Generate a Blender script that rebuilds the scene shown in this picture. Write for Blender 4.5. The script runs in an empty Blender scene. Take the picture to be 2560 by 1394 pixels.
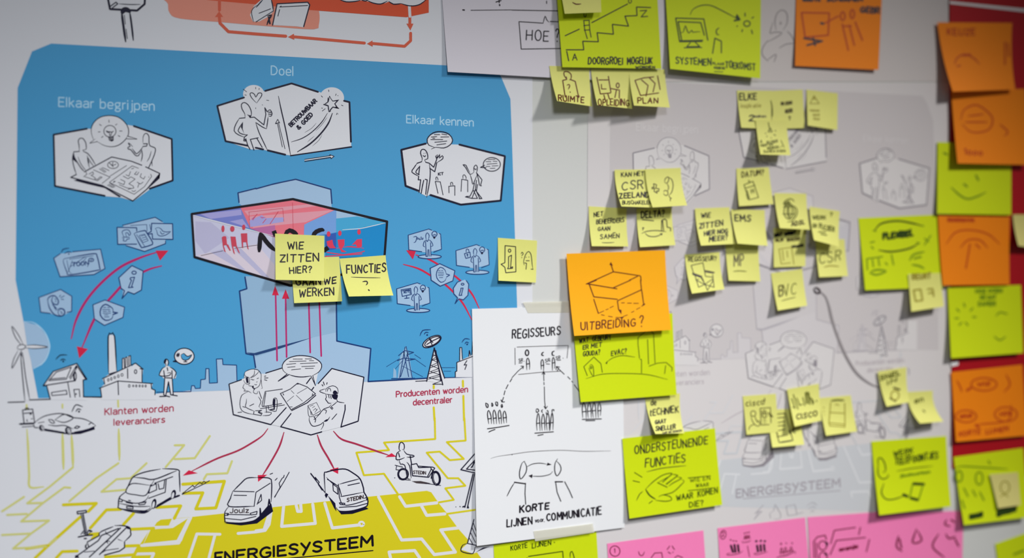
import bpy, math, random
import numpy as np
from mathutils import Matrix, Vector
from mathutils.geometry import tessellate_polygon

# ------------------------------------------------------------------ camera
F = 1900.0                                   # focal length for a 2560 px wide frame
YAW, PITCH, ROLL, CY = -0.3068, 0.0052, -0.0061, 548.48
DIST = 0.931                                 # lens to wall, along the wall's normal
CAMZ = 1.45                                  # lens height above the floor

def rot(yaw, pitch, roll):
    cy, sy = math.cos(yaw), math.sin(yaw); cp, sp = math.cos(pitch), math.sin(pitch)
    cr, sr = math.cos(roll), math.sin(roll)
    Ry = np.array([[cy,0,sy],[0,1,0],[-sy,0,cy]]); Rx = np.array([[1,0,0],[0,cp,-sp],[0,sp,cp]])
    Rz = np.array([[cr,-sr,0],[sr,cr,0],[0,0,1]])
    return Rz @ Rx @ Ry
A = rot(YAW, PITCH, ROLL)

sc = bpy.context.scene
C = sc.collection
cd = bpy.data.cameras.new('camera'); cam = bpy.data.objects.new('camera', cd); C.objects.link(cam)
cd.sensor_width = 36.0; cd.lens = F/2560*36.0; cd.shift_y = -(697-CY)/2560
cd.clip_start = 0.01
def w2(v): return Vector((v[0], v[2], -v[1]))
rx, ry, rz = w2(A[0]), -w2(A[1]), -w2(A[2])
cam.matrix_world = Matrix(((rx.x,ry.x,rz.x,0),(rx.y,ry.y,rz.y,-DIST),(rx.z,ry.z,rz.z,CAMZ),(0,0,0,1)))
sc.camera = cam
cd.dof.use_dof = True
cd.dof.focus_distance = 0.915
cd.dof.aperture_fstop = 26.7/1000/0.0225

# ------------------------------------------------------------------ light
sc.view_settings.view_transform = 'Standard'; sc.view_settings.look = 'None'
sc.view_settings.gamma = 1.0; sc.view_settings.use_curve_mapping = False
sc.view_settings.exposure = 0.05
wd = bpy.data.worlds.new('room_light'); sc.world = wd; wd.use_nodes = True
wd.node_tree.nodes['Background'].inputs[0].default_value = (1.0, 0.97, 0.98, 1)
wd.node_tree.nodes['Background'].inputs[1].default_value = 0.09

def spot(name, loc, aim, power, size, radius, blend, col):
    l = bpy.data.lights.new(name, 'SPOT'); o = bpy.data.objects.new(name, l); C.objects.link(o)
    l.energy = power; l.spot_size = math.radians(size); l.spot_blend = blend
    l.shadow_soft_size = radius; l.color = col
    o.location = loc
    o.rotation_euler = (Vector(aim)-Vector(loc)).to_track_quat('-Z', 'Y').to_euler()
    return o
spot('ceiling_spotlight', (1.662, -1.53, 2.769), (0.252, 0.0, 0.447), 207.5, 51.9, 0.15, 1.0, (1.02, 0.99, 0.965))
spot('added_fill_spot', (0.067, -1.5, 2.204), (-0.176, 0.0, 0.178), 87.2, 91.0, 0.16, 1.0, (0.97, 1.0, 1.05))  # added cool fill, no real lamp; placed and aimed to balance the wall's brightness

# ------------------------------------------------------------------ projection of measured points onto the wall
def wallxy(px, py):
    d = np.stack([(px-1280)/F, (py-CY)/F, np.ones_like(px)], -1) @ A
    return d[...,0]/d[...,2], d[...,1]/d[...,2]
def onwall(px, py, h, T=(0,0)):
    """3-D point at height h above the wall, where the measured sight line meets it."""
    px = np.asarray(px, float); py = np.asarray(py, float)
    X, Y = wallxy(px, py); h = np.broadcast_to(h, X.shape); k = DIST-h
    return np.stack([(X+T[0])*k, -h, CAMZ-(Y+T[1])*k], -1)
GHOST_T = (0.7417, 0.0071)

# ------------------------------------------------------------------ materials
def s2l(c):
    return tuple(((v/255)/12.92 if v/255 <= .04045 else ((v/255+.055)/1.055)**2.4) for v in c)
MATS = {}
def mat(name, rgb, rough=0.65, grain=0.03, scale=900, bump=0.02, spec=0.25):
    if name in MATS: return MATS[name]
    m = bpy.data.materials.new(name); m.use_nodes = True; nt = m.node_tree; b = nt.nodes['Principled BSDF']
    c = s2l(rgb)
    tc = nt.nodes.new('ShaderNodeTexCoord'); nz = nt.nodes.new('ShaderNodeTexNoise')
    nz.inputs['Scale'].default_value = scale; nz.inputs['Detail'].default_value = 4
    nt.links.new(tc.outputs['Object'], nz.inputs['Vector'])
    mx = nt.nodes.new('ShaderNodeMix'); mx.data_type = 'RGBA'
    mx.inputs['A'].default_value = (*[v*(1-grain) for v in c], 1); mx.inputs['B'].default_value = (*[min(1, v*(1+grain)) for v in c], 1)
    nt.links.new(nz.outputs['Fac'], mx.inputs['Factor']); nt.links.new(mx.outputs['Result'], b.inputs['Base Color'])
    bp = nt.nodes.new('ShaderNodeBump'); bp.inputs['Strength'].default_value = bump; bp.inputs['Distance'].default_value = .0005
    nt.links.new(nz.outputs['Fac'], bp.inputs['Height']); nt.links.new(bp.outputs['Normal'], b.inputs['Normal'])
    b.inputs['Roughness'].default_value = rough; b.inputs['Specular IOR Level'].default_value = spec
    MATS[name] = m
    return m
PAL = {  # printed inks and marker colours
 'k': (14,12,44), 'w': (226,228,233), 'b': (75,162,213), 'c': (166,197,226), 'c2': (150,186,216), 'd': (22,58,118),
 'n': (38,70,120), 'r': (214,34,72), 'm': (188,38,110), 'y': (217,205,30), 'p': (212,212,128), 'q': (226,226,228),
 'o': (224,84,44), 's': (236,150,128), 'o2': (222,96,66), 't': (178,222,246), 'z': (176,44,78), 'e': (70,64,84),
 'v1': (120,130,205), 'v2': (168,165,220), 'v3': (205,205,228), 'v4': (190,188,218), 'rd': (235,120,135), 'rl': (228,158,172),
 'ru': (190,110,165), 'bl2': (120,165,225), 'bs': (20,140,205), 'bm': (70,170,215), 'pk': (222,210,222), 'hr': (205,70,90),
 'hs': (225,60,90), 'bd': (50,90,180), 'kb': (16,8,22), 'kp': (30,24,34), 'ko': (92,20,8), 'kr': (120,12,50), 'kg': (40,62,10),
 'kq': (110,112,40), 'gr': (150,144,146), 'wh': (240,242,243), 'op': (196,74,16), 'gl': (120,150,10), 'yl': (160,150,52),
 'dk': (70,60,64), 'kq2': (70,60,20)}
GH = {'k': (148,143,150), 'w': (222,219,219), 'b': (208,203,204), 'c': (214,210,212), 'c2': (211,207,209), 'd': (186,181,187),
 'n': (184,180,186), 'r': None, 'm': None, 'y': (206,209,213), 'p': (216,216,219), 'q': (222,224,227), 't': (222,218,219),
 'z': (196,188,192), 'e': (176,172,178), 'v1': (206,200,204), 'v2': (212,206,210), 'v3': (220,217,219), 'v4': (214,210,214),
 'rd': (210,203,205), 'rl': (216,209,211), 'ru': (206,200,205), 'bl2': (208,205,209), 'bs': (203,201,206), 'bm': (207,205,209),
 'pk': (219,214,217), 'hr': (196,190,195), 'hs': (196,190,195), 'bd': (202,200,206), 'kb': (170,165,172)}
def ink(tok, ghost=False):
    if ghost:
        c = GH.get(tok)
        return None if c is None else mat('faint_print_'+tok, c, .7)
    return mat('ink_'+tok, PAL[tok], .55, .02)

# ------------------------------------------------------------------ mesh collector
class MB:
    def __init__(s): s.v=[]; s.f=[]; s.m=[]; s.mats=[]; s.n=0
    def add(s, verts, faces, material):
        if material not in s.mats: s.mats.append(material)
        i = s.mats.index(material)
        s.v.append(np.asarray(verts, float).reshape(-1,3))
        for f in faces: s.f.append(tuple(int(q)+s.n for q in f)); s.m.append(i)
        s.n += len(s.v[-1])
    def build(s, name, parent=None, origin=None, smooth=False):
        v = np.concatenate(s.v)
        o0 = np.array(parent.location) if parent else (np.array(origin) if origin is not None else (v.min(0)+v.max(0))/2)
        me = bpy.data.meshes.new(name); me.from_pydata((v-o0).tolist(), [], s.f)
        for m in s.mats: me.materials.append(m)
        me.polygons.foreach_set('material_index', s.m)
        if smooth: me.polygons.foreach_set('use_smooth', [True]*len(s.f))
        me.update()
        o = bpy.data.objects.new(name, me); C.objects.link(o)
        if parent: o.parent = parent
        else: o.location = o0
        return o
def tag(o, label=None, cat=None, group=None, kind=None):
    for k, v in (('label',label),('category',cat),('group',group),('kind',kind)):
        if v: o[k] = v
    return o

# ------------------------------------------------------------------ single-stroke alphabet (cap height 6)
G = {
'A':"4|0,0 2,6 4,0;.8,2.2 3.2,2.2",'B':"3.5|0,0 0,6 2.2,6 3.2,5.2 3,3.8 2,3.2 0,3.2;2,3.2 3.4,2.5 3.5,1 2.4,0 0,0",
'C':"3.6|~3.5,5.2 2.4,6 .8,5.3 0,3 .8,.7 2.2,0 3.6,.8",'D':"3.8|0,0 0,6 1.8,6 3.2,5 3.8,3 3.2,1 1.8,0 0,0",
'E':"3.2|3.2,6 0,6 0,0 3.2,0;0,3.1 2.7,3.1",'F':"3.2|3.2,6 0,6 0,0;0,3.1 2.7,3.1",
'G':"4|~3.7,5.2 2.5,6 .8,5.2 0,3 .7,.7 2.2,0 3.8,.8 4,2.6;2.4,2.7 4,2.7",'H':"3.8|0,0 0,6;3.8,0 3.8,6;0,3 3.8,3",
'I':"0|0,0 0,6",'J':"2.6|~2.6,6 2.6,2 2.2,.4 1,0 0,.8",'K':"3.5|0,0 0,6;3.4,6 0,2.6;1,3.5 3.5,0",'L':"2.9|0,6 0,0 2.9,0",
'M':"4.6|0,0 .2,6 2.3,2 4.4,6 4.6,0",'N':"3.8|0,0 0,6 3.8,0 3.8,6",'O':"4|~2,6 .6,5.2 0,3 .6,.8 2,0 3.4,.8 4,3 3.4,5.2 2,6",
'P':"3.3|0,0 0,6 2.2,6 3.3,5.2 3.3,3.7 2.2,2.9 0,2.9",'R':"3.4|0,0 0,6 2.2,6 3.3,5.2 3.3,3.8 2.2,3 0,3;1.8,3 3.4,0",
'S':"3.4|~3.2,5.2 2.2,6 .8,5.8 .2,4.6 1,3.5 2.6,2.7 3.3,1.5 2.5,.3 1.2,0 0,.8",'T':"3.8|0,6 3.8,6;1.9,6 1.9,0",
'U':"3.7|~0,6 0,2 .7,.4 1.9,0 3.1,.4 3.7,2 3.7,6",'V':"3.8|0,6 1.9,0 3.8,6",'W':"5.4|0,6 1.3,0 2.7,4.6 4.1,0 5.4,6",
'X':"3.6|0,0 3.6,6;0,6 3.6,0",'Y':"3.8|0,6 1.9,3.1 3.8,6;1.9,3.1 1.9,0",'Z':"3.4|0,6 3.4,6 0,0 3.4,0",
'a':"2.9|~.3,3.7 1.3,4.2 2.5,4 2.9,3 2.9,0;~2.9,2.3 1.2,2.3 .1,1.7 .1,.6 .9,0 2.2,.2 2.9,.9",
'b':"3|0,6.2 0,0;~0,3.4 1.2,4.2 2.6,3.8 3,2 2.5,.3 1.2,0 0,.5",'c':"2.5|~2.5,3.9 1.3,4.2 .2,3.5 0,2 .3,.5 1.4,0 2.5,.3",
'd':"3|3,6.2 3,0;~3,3.5 1.8,4.2 .5,3.8 0,2 .5,.3 1.7,0 3,.6",'e':"2.9|~.1,2.1 2.9,2.1 2.7,3.7 1.6,4.2 .4,3.7 0,2 .4,.4 1.5,0 2.7,.3",
'g':"3|~3,4.1 1,4.1 .1,3.3 .3,2 1.4,1.5 2.5,2 2.6,3.3 2,4.1;~.8,1.6 .4,.9 1.2,.5 2.6,.3 3,-.6 2.3,-1.6 .8,-1.7 0,-1 .6,.3",
'h':"2.8|0,6.2 0,0;~0,3.2 1.2,4.2 2.4,4 2.8,3 2.8,0",'i':"0|0,4.1 0,0;0,5.5 0,5.9",'j':"1|1,4.1 1,-.8 .7,-1.6 0,-1.8;1,5.5 1,5.9",
'k':"2.6|0,6.2 0,0;2.5,4.1 0,1.8;.8,2.5 2.6,0",'l':"0|0,6.2 0,0",'m':"4.6|0,4.1 0,0;~0,3.2 1,4.2 2,4 2.3,3 2.3,0;~2.3,3.2 3.3,4.2 4.3,4 4.6,3 4.6,0",
'n':"2.8|0,4.1 0,0;~0,3.2 1.2,4.2 2.4,4 2.8,3 2.8,0",'o':"3|~1.5,4.2 .4,3.7 0,2.1 .4,.5 1.5,0 2.6,.5 3,2.1 2.6,3.7 1.5,4.2",
'p':"3|0,4.1 0,-1.9;~0,3.4 1.2,4.2 2.6,3.8 3,2 2.5,.3 1.2,0 0,.5",'q':"3|3,4.1 3,-1.9;~3,3.4 1.8,4.2 .4,3.8 0,2 .5,.3 1.8,0 3,.5",
'r':"1.6|0,4.1 0,0;~0,2.9 .6,3.9 1.6,4.1",'s':"2.4|~2.3,3.9 1.2,4.2 .2,3.7 .3,2.7 1.4,2.1 2.3,1.5 2.2,.5 1.2,0 0,.3",
't':"1.8|.6,5.4 .6,.9 1,.1 1.8,.1;0,4.1 1.8,4.1",'u':"2.8|~0,4.1 0,1.1 .4,.2 1.5,0 2.8,.9;2.8,4.1 2.8,0",'v':"2.8|0,4.1 1.4,0 2.8,4.1",
'w':"4.2|0,4.1 1.1,0 2.1,3.8 3.1,0 4.2,4.1",'x':"2.6|0,0 2.6,4.1;0,4.1 2.6,0",'y':"2.8|0,4.1 1.4,.3;2.8,4.1 .8,-1.9",'z':"2.5|0,4.1 2.5,4.1 0,0 2.5,0",
'?':"2.8|~0,5 .9,6 2.4,5.7 2.7,4.5 1.6,3.2 1.2,1.9;1.2,.2 1.2,-.1",'!':"0|0,6 0,1.9;0,.2 0,-.1",'.':"0|0,.2 0,-.1",'1':"1.2|0,4.6 1.2,6 1.2,0",
'2':"3.2|~.1,4.8 1,6 2.6,5.8 3,4.5 2,2.6 0,0;0,0 3.2,0",'4':"3.4|2.6,0 2.6,6 0,2 3.4,2",'&':"3.6|~3.4,0 1,4 1,5.4 2,5.8 2.6,4.8 .6,2.4 .6,.6 2,0 3.4,2",
'#':"3.4|1,0 1.6,6;2.4,0 3,6;.2,2 3.4,2;.4,4 3.6,4",'-':"2|0,3 2,3",':':"0|0,.2 0,0;0,3.4 0,3.6",
'ÿ':"3.4|0,6 1.8,2.8;3.4,6 .8,-1",
'3':"3.2|~.2,5.4 1.5,6 2.9,5.2 2.6,3.8 1.4,3.2 2.9,2.4 3,.9 1.5,0 0,.7",
}
def parse_pts(s): return [tuple(float(q) for q in p.split(',')) for p in s.split()]
def catmull(P, closed=False, step=6.0, scale=1.0):
    P = [np.array(p, float) for p in P]
    if len(P) < 3: return P
    n = len(P); out = []
    rng = range(n if closed else n-1)
    for i in rng:
        p1, p2 = P[i], P[(i+1) % n]
        p0 = P[i-1] if (closed or i > 0) else 2*p1-p2
        p3 = P[(i+2) % n] if (closed or i+2 < n) else 2*p2-p1
        k = int(min(14, max(2, np.linalg.norm(p2-p1)*scale/step)))
        for j in range(k):
            t = j/k
            out.append(.5*((2*p1)+(-p0+p2)*t+(2*p0-5*p1+4*p2-p3)*t*t+(-p0+3*p1-3*p2+p3)*t**3))
    out.append(P[0] if closed else P[-1])
    return out

# frames of measurement: (origin x, origin y, scale)
S4 = 2549/640
FR = {'P': (0,0,1)}
for ci in range(4):
    for ri, y0 in enumerate((0,350,700,1044)): FR['%d%d' % (ci, ri)] = (640*ci, y0, S4)
FR.update(A=(120,280,6.061), B=(540,190,6.061), Cc=(460,480,4.923), D=(570,860,5.808), E=(1820,200,6.969), G=(1820,460,6.969),
          H=(1700,600,6.969), J=(1840,950,6.969), K=(2140,880,6.969), M=(2340,700,2.009))

def topx(fr, pts):
    x0, y0, s = FR[fr]
    return [(x0+p[0]/s, y0+p[1]/s) for p in pts]

def text_strokes(txt, p0, p1, h, upright=True, jit=0.0, rnd=None):
    gap = 1.75 if jit else 1.35
    adv = []; x = 0.0
    for ch in txt:
        if ch == ' ': adv.append((x, None)); x += 2.6; continue
        g = G.get(ch) or G['o']; w, body = g.split('|'); w = float(w)
        adv.append((x, body)); x += w+gap+(.25 if w < .1 else 0)
    tot = max(x-gap, .1)
    p0 = np.array(p0); p1 = np.array(p1); d = (p1-p0); L = np.linalg.norm(d); u = d/L; sx = L/tot
    up = np.array((0,-1.0)) if upright else np.array((u[1], -u[0]))
    sy = h/6.0; res = []
    for x, body in adv:
        if body is None: continue
        jx = jy = sk = 0; js = 1
        if jit and rnd: jx = rnd.uniform(-.3,.3)*jit; jy = rnd.uniform(-.35,.35)*jit; sk = rnd.uniform(-.09,.09)*jit; js = 1+rnd.uniform(-.08,.08)*jit
        for st in body.split(';'):
            sm = st.startswith('~'); pts = parse_pts(st.lstrip('~'))
            q = [p0+u*(x+jx+a+sk*b)*sx+up*(b*js+jy)*sy for a, b in pts]
            res.append((sm, q))
    return res

def draw(mb, cmds, surf, z, ghost=False, seed=1, zstep=2e-5, cut=None, wmul=1.0):
    """Ink strokes and printed areas, laid on a paper surface (surf maps measured points and a height to 3-D)."""
    rnd = random.Random(seed); fr = 'P'; col = 'k'; w = 4.0; last = None; zz = z; cnt = [0]
    def ribbon(pts, wpx, taper):
        P = np.array(pts, float)
        if len(P) < 2: return
        # split long segments so that the stroke follows a curled sheet
        Q = [P[0]]
        for a, b in zip(P[:-1], P[1:]):
            n = max(1, int(np.linalg.norm(b-a)/cut)) if cut else 1
            for i in range(1, n+1): Q.append(a+(b-a)*i/n)
        P = np.array(Q); seg = P[1:]-P[:-1]; ln = np.linalg.norm(seg, axis=1); keep = np.r_[True, ln > 1e-3]; P = P[keep]
        if len(P) < 2: return
        seg = P[1:]-P[:-1]; ln = np.linalg.norm(seg, axis=1)[:,None]; t = seg/ln
        tan = np.vstack([t[:1], t[:-1]+t[1:], t[-1:]]); nn = np.linalg.norm(tan, axis=1)[:,None]; nn[nn < .3] = .3
        tan = tan/nn; nor = np.c_[-tan[:,1], tan[:,0]]
        hw = np.full(len(P), wpx/2.0); cnt[0] += 1; zs = zz+(cnt[0] % 4)*4e-6
        if taper and len(P) > 3:
            s = np.r_[0, np.cumsum(ln[:,0])]; s = s/s[-1]; hw = hw*(0.45+0.55*np.clip(np.minimum(s, 1-s)*5, 0, 1))
        if taper:
            a = P+nor*hw[:,None]; b = P-nor*hw[:,None]
            V = surf(np.r_[a[:,0], b[:,0]], np.r_[a[:,1], b[:,1]], zs); n = len(P)
            mb.add(V, [(i, i+1, n+i+1, n+i) for i in range(n-1)], M_)
        else:
            n1 = np.c_[-t[:,1], t[:,0]]; h = wpx/2.0
            q = np.concatenate([P[:-1]+n1*h, P[1:]+n1*h, P[1:]-n1*h, P[:-1]-n1*h]); n = len(seg)
            mb.add(surf(q[:,0], q[:,1], zs+np.tile(np.arange(n) % 2, 4)*7e-7), [(i, n+i, 2*n+i, 3*n+i) for i in range(n)], M_)
            k = 6 if h < 3 else 10
            ang = np.arange(k)*2*math.pi/k
            caps = (P[:,None,:]+h*np.stack([np.cos(ang), np.sin(ang)], -1)[None]).reshape(-1,2)
            mb.add(surf(caps[:,0], caps[:,1], zs+1.4e-6+np.repeat(np.arange(len(P)) % 3, k)*7e-7), [tuple(range(i*k, i*k+k)) for i in range(len(P))], M_)
    def fill(pts):
        P = [Vector((p[0], p[1], 0)) for p in pts]
        tr = tessellate_polygon([P])
        a = np.array([(p[0], p[1]) for p in pts])
        cnt[0] += 1; mb.add(surf(a[:,0], a[:,1], zz+(cnt[0] % 4)*4e-6), tr, M_)
    for line in cmds.strip().splitlines():
        line = line.strip()
        if not line: continue
        op, _, rest = line.partition(' ')
        if op == '@':
            tk_ = rest.split()
            if len(tk_) > 1 and tk_[0] in FR and tk_[1][0] in '0123456789.': tk_[0] = '!'+tk_[0]
            for i_, tk in enumerate(tk_):
                if tk[0] == '!': fr = tk[1:]
                elif i_ == 0 and (tk[0] == '0' or (tk in FR and not tk.isdigit())): fr = tk
                elif tk[0].isdigit() or tk[0] == '.': w = float(tk)
                else: col = tk[1:] if tk[0] == '=' else tk
            continue
        M_ = ink(col, ghost)
        if M_ is None: continue
        key = (col, op == 'F' or op == 'f' or op == 'e')
        if key != last: zz += zstep; last = key
        s = FR[fr][2]; wp = w/s*wmul
        if op in 'LS':
            for part in rest.split(';'):
                part = part.strip()
                if not part: continue
                cl = part.endswith('z'); pts = parse_pts(part.rstrip('z '))
                P = topx(fr, pts)
                if op == 'S': P = catmull(P, cl)
                elif cl: P = P+[P[0]]
                ribbon(P, wp, op == 'S')
        elif op in 'Ff':
            for part in rest.split(';'):
                P = topx(fr, parse_pts(part.strip()))
                if op == 'f': P = catmull(P, True)[:-1]
                fill(P)
        elif op in 'Ee':
            for part in rest.split(';'):
                q = [float(v) for v in part.strip().split(',')]
                cx, cy, ra, rb = q[:4]; ro = math.radians(q[4]) if len(q) > 4 else 0
                n = max(10, min(40, int((ra+rb)/s*.9)))
                a0, a1 = (q[5], q[6]) if len(q) > 6 else (0, 360)
                an = [math.radians(a0+(a1-a0)*i/n) for i in range(n+(op == 'E'))]
                P = topx(fr, [(cx+ra*math.cos(t)*math.cos(ro)-rb*math.sin(t)*math.sin(ro), cy+ra*math.cos(t)*math.sin(ro)+rb*math.sin(t)*math.cos(ro)) for t in an])
                if op == 'e': fill(P)
                else: ribbon(P, wp, False) if len(q) <= 6 else ribbon(P, wp, True)
        elif op in 'TRtr':        # T/R printed, t/r handwritten; R/r leaning with the line
            nums, _, txt = rest.partition('|'); q = [float(v) for v in nums.split(',')]
            P = topx(fr, [(q[0],q[1]), (q[2],q[3])])
            for sm, st in text_strokes(txt, P[0], P[1], q[4]/s, op in 'Tt', 1.0 if op in 'tr' else 0, rnd):
                ribbon(catmull(st, False, 4) if sm else st, wp*(.88 if op in 'tr' else 1), False)
        else: raise ValueError(line)

def sheet(name, px, mats, z0=.0013, L=.0, k=0.0, e=2.0, bow=0.0, n=(10,14), thick=.00018, T=(0,0)):
    """A sheet of paper: measured corners (tl, tr, br, bl), stuck at z0, curling off the wall towards its foot by L."""
    c = np.array(px, float)
    if name == 'sticky_note': L = L*1.08
    def h(s, t): return z0+L*np.clip(t,0,1.3)**e*(1+k*(1-2*s))
    def P(s, t):
        q = (c[0]*(1-s)[...,None]*(1-t)[...,None]+c[1]*s[...,None]*(1-t)[...,None]+c[2]*(s*t)[...,None]+c[3]*((1-s)*t)[...,None])
        q[...,0] += bow*4*t*(1-t)
        return q
    def st(x, y):
        s = np.full_like(x, .5); t = np.full_like(x, .5)
        for _ in range(8):
            q = P(s, t); ex = x-q[...,0]; ey = y-q[...,1]; d = 1e-4
            qs = (P(s+d, t)-q)/d; qt = (P(s, t+d)-q)/d
            det = qs[...,0]*qt[...,1]-qs[...,1]*qt[...,0]
            s = s+(ex*qt[...,1]-ey*qt[...,0])/det; t = t+(qs[...,0]*ey-qs[...,1]*ex)/det
        return s, t
    def surf(x, y, z):
        x = np.asarray(x, float); y = np.asarray(y, float)
        s, t = st(x, y); return onwall(x, y, h(s, t)+z, T)
    ns, nt = n; S, Tt = np.meshgrid(np.linspace(0,1,ns+1), np.linspace(0,1,nt+1)); q = P(S, Tt)
    top = onwall(q[...,0], q[...,1], h(S, Tt), T).reshape(-1,3); bot = top+np.array((0, thick, 0)); N = len(top); W = ns+1
    faces = []
    for j in range(nt):
        for i in range(ns):
            a = j*W+i; faces += [(a, a+W, a+W+1, a+1), (N+a, N+a+1, N+a+W+1, N+a+W)]
    rim = [j for j in range(W)]+[j*W+ns for j in range(1, nt+1)]+[nt*W+i for i in range(ns-1, -1, -1)]+[j*W for j in range(nt-1, 0, -1)]
    for a, b in zip(rim, rim[1:]+rim[:1]): faces.append((a, b, N+b, N+a))
    mb = MB(); mb.add(np.vstack([top, bot]), faces, mats)
    o = mb.build(name, smooth=True)
    try: o.data.set_sharp_from_angle(angle=math.radians(50))
    except Exception: pass
    return o, surf
# ------------------------------------------------------------------ the printed artwork (name, layer, label, commands)
ART = []
def art(name, layer, label, cmds, ghost=True): ART.append((name, layer, label, cmds, ghost))

art('sky_panel', 0, 'flat blue printed sky with cut corners', """
@ P b
F 128,108.7 80,128.5 44,219.7 39,700 95.4,995 300,992 620,962 921,953 1190,941 1297,941 1293,770 1280,350 1276,247 1252,190 1236,170
""")
art('ground_panel', 0, 'yellow printed ground area', """
@ 03 y
F 1190,1560 1500,1100 1530,1088 1560,1040 1600,1012 1880,988 2250,948 2549,915 2720,888 3120,845 3160,840 3660,785 4250,725 4295,740 4370,850 4460,960 4570,1110 4660,1210 4790,1394 4880,1560
@ =w
F 1530,1095 1700,1085 1730,1005 1880,990 1900,1000 1810,1225 1790,1240 1420,1270 1490,1105
@ y
F 1545,1068 1600,1020 1720,1005 1690,1068;1500,1110 1720,1095 1870,1000 1760,1215 1430,1250
""")
art('circuit_lines', 1, 'thin printed circuit lines in yellow and white', """
@ 03 20 p
S 268,110 280,300 290,560 300,688 440,685
@ 24
S 622,150 628,350 633,515
S 712,170 722,330 728,490
@ 22
S 1182,105 1186,260 1190,425
@ 18
L 728,490 500,680 270,850 430,845 640,690 700,695
L 1180,450 960,600 690,830;430,845 210,1030 490,1020 310,1150 130,1300 460,1280 560,1200
L 240,785 20,930;70,965 270,955;20,1165 310,1150
L 1460,450 1300,600 1160,610 1010,735 1250,715
L 2090,180 1940,400 1740,410;1650,490 1835,270 1740,272
L 2310,430 2265,550 2060,560 2030,610
@ 26 y
L 630,865 960,850 880,930;800,985 480,1270 350,1394
L 480,1270 260,1300
L 900,1095 1060,915 1200,910;1330,950 1230,1060
L 1560,890 1800,875 1735,1000
L 1820,660 2235,630 2150,895 1950,905 2020,745 1830,750
L 1260,1110 1530,1098
L 560,1394 620,1330 770,1325;1050,1385 1340,1360 1370,1300
L 890,1160 980,1150 920,1200;1250,1275 1380,1270
@ 24 q
L 1410,1270 1780,1245 1900,990
L 1530,1090 1690,1085 1725,1010
L 1880,1394 1960,1155 2190,1158;2140,1165 2080,1394
L 2370,1150 2549,1135 2640,1120 2680,1060 2700,930
L 1340,1355 1530,1350 1510,1394
@ 13 26
L 0,1125 80,1115 150,895
L 275,880 255,1080 590,1050 565,860
L 400,870 415,930 450,930 445,862
L 685,850 760,1095 1030,1065
L 1220,785 1450,1215 1650,1205 1775,1360 1985,1335 1840,1115 2010,1095
L 1430,785 1490,880 1800,845;1650,880 1700,970 1880,955
L 1340,1394 1325,1335 1580,1320 1630,1394
@ 18
E 1050,1055,25,22
@ 16 y
L 1780,0 1785,210 1275,245 1325,320 1000,345 1075,570 1275,555 1415,760
L 2075,0 2088,225 1900,240 2070,408 1930,420 1830,335 1700,345 1910,600 2015,600 2085,675 1885,700 1970,815 1820,840
L 1900,955 2180,915
@ 12 18
L 1770,1050 1770,1075;1770,1265 1778,1394;2060,1000 2062,1060;2065,1150 2072,1394
@ 02 16 p
L 265,1240 265,1280;622,1235 622,1270;1175,1185 1178,1260
""")
art('tower_print', 1, 'pale blue see-through tower with blue outline', """
@ P c
F 598,508 595,482 739,449 827,474 830,540 720,620
F 614,690 616,721 599,727 607,800 615,882 632,886 637,917 636,975 921,953 927,871 842,852 841,690
@ c2
F 616,721 599,727 607,800 615,882 640,892 782,843 841,830 841,690 614,690
@ n
F 614,880 640,888 700,871 782,843 700,864 636,882
@ 01 11 =d
L 2380,620 2370,525 2549,480
@ 11 11
L 0,485 180,435 395,390 745,490 756,630
@ 02 12
L 2440,-30 2458,85 2385,108 2450,730 2520,745
L 2525,740 2545,870
@ !12
L 800,200 805,605 1143,680 1117,1008 1400,993 1700,975
@ 8
L 1700,975 2150,962
""")
art('skyline_print', 1, None, """
@ 02 c
F 1898,1110 1908,1050 1935,1050 1945,1078 1995,1075 2000,990 2045,985 2050,880 2080,880 2085,1025 2165,1020 2155,785 2215,782 2220,840 2355,845 2365,1000 2300,1095
@ 8 =d
L 1560,1115 1900,1108 1908,1050 1935,1050 1945,1078 1995,1075 2000,990 2045,985 2050,880 2080,880 2085,1025 2165,1020 2155,785 2215,782 2220,840 2355,845 2362,1085 2410,1085
""")
art('heading_lettering', 1, 'pale blue printed heading', """
@ 00 10.5 t
T 585,1058,1535,1099,88|Elkaar begrijpen
""")
art('heading_lettering', 1, 'pale blue printed heading', """
@ !10 10 t
T 152,742,370,752,86|Doel
""")
art('heading_lettering', 1, 'pale blue printed heading', """
@ !10 9.5 t
T 1500,1222,2163,1256,76|Elkaar kennen
""")
art('caption_lettering', 1, 'dark pink printed caption', """
@ 02 9.5 z
T 1045,1340,1725,1302,62|Klanten worden
@ 03
T 1135,73,1640,44,58|leveranciers
""")
art('caption_lettering', 1, 'dark pink printed caption', """
@ 12 9 z
T 1397,1162,2107,1112,55|Producenten worden
T 1567,1243,1950,1215,55|decentraler
""")
art('title_lettering', 1, 'black hand-drawn title with an underline', """
@ 13 20 =kb
T -405,1442,-225,1424,98|EN
T -190,1418,1162,1270,98|ERGIESÿSTEEM
@ 9
L -300,1455 1165,1320
""")
art('machine_print', 1, 'black line drawing of a square head on a post', """
@ 00 w
F 1068,-60 1095,90 1365,105 1440,40 1445,-60
@ 18 k
L 1066,-60 1095,90 1365,105 1440,40 1445,-60
@ 8
S 1180,38 1290,45 1400,44
@ 10
L 1100,62 1155,22 1172,38 1120,78
@ k
f 1200,125 1210,85 1250,68 1290,85 1305,118 1285,128 1250,120 1225,140
@ 20
S 1210,110 1225,230 1252,420
@ 16
S 1290,110 1308,230 1328,405
@ 6
L 1238,150 1248,240;1255,290 1268,385
""", False)
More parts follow.
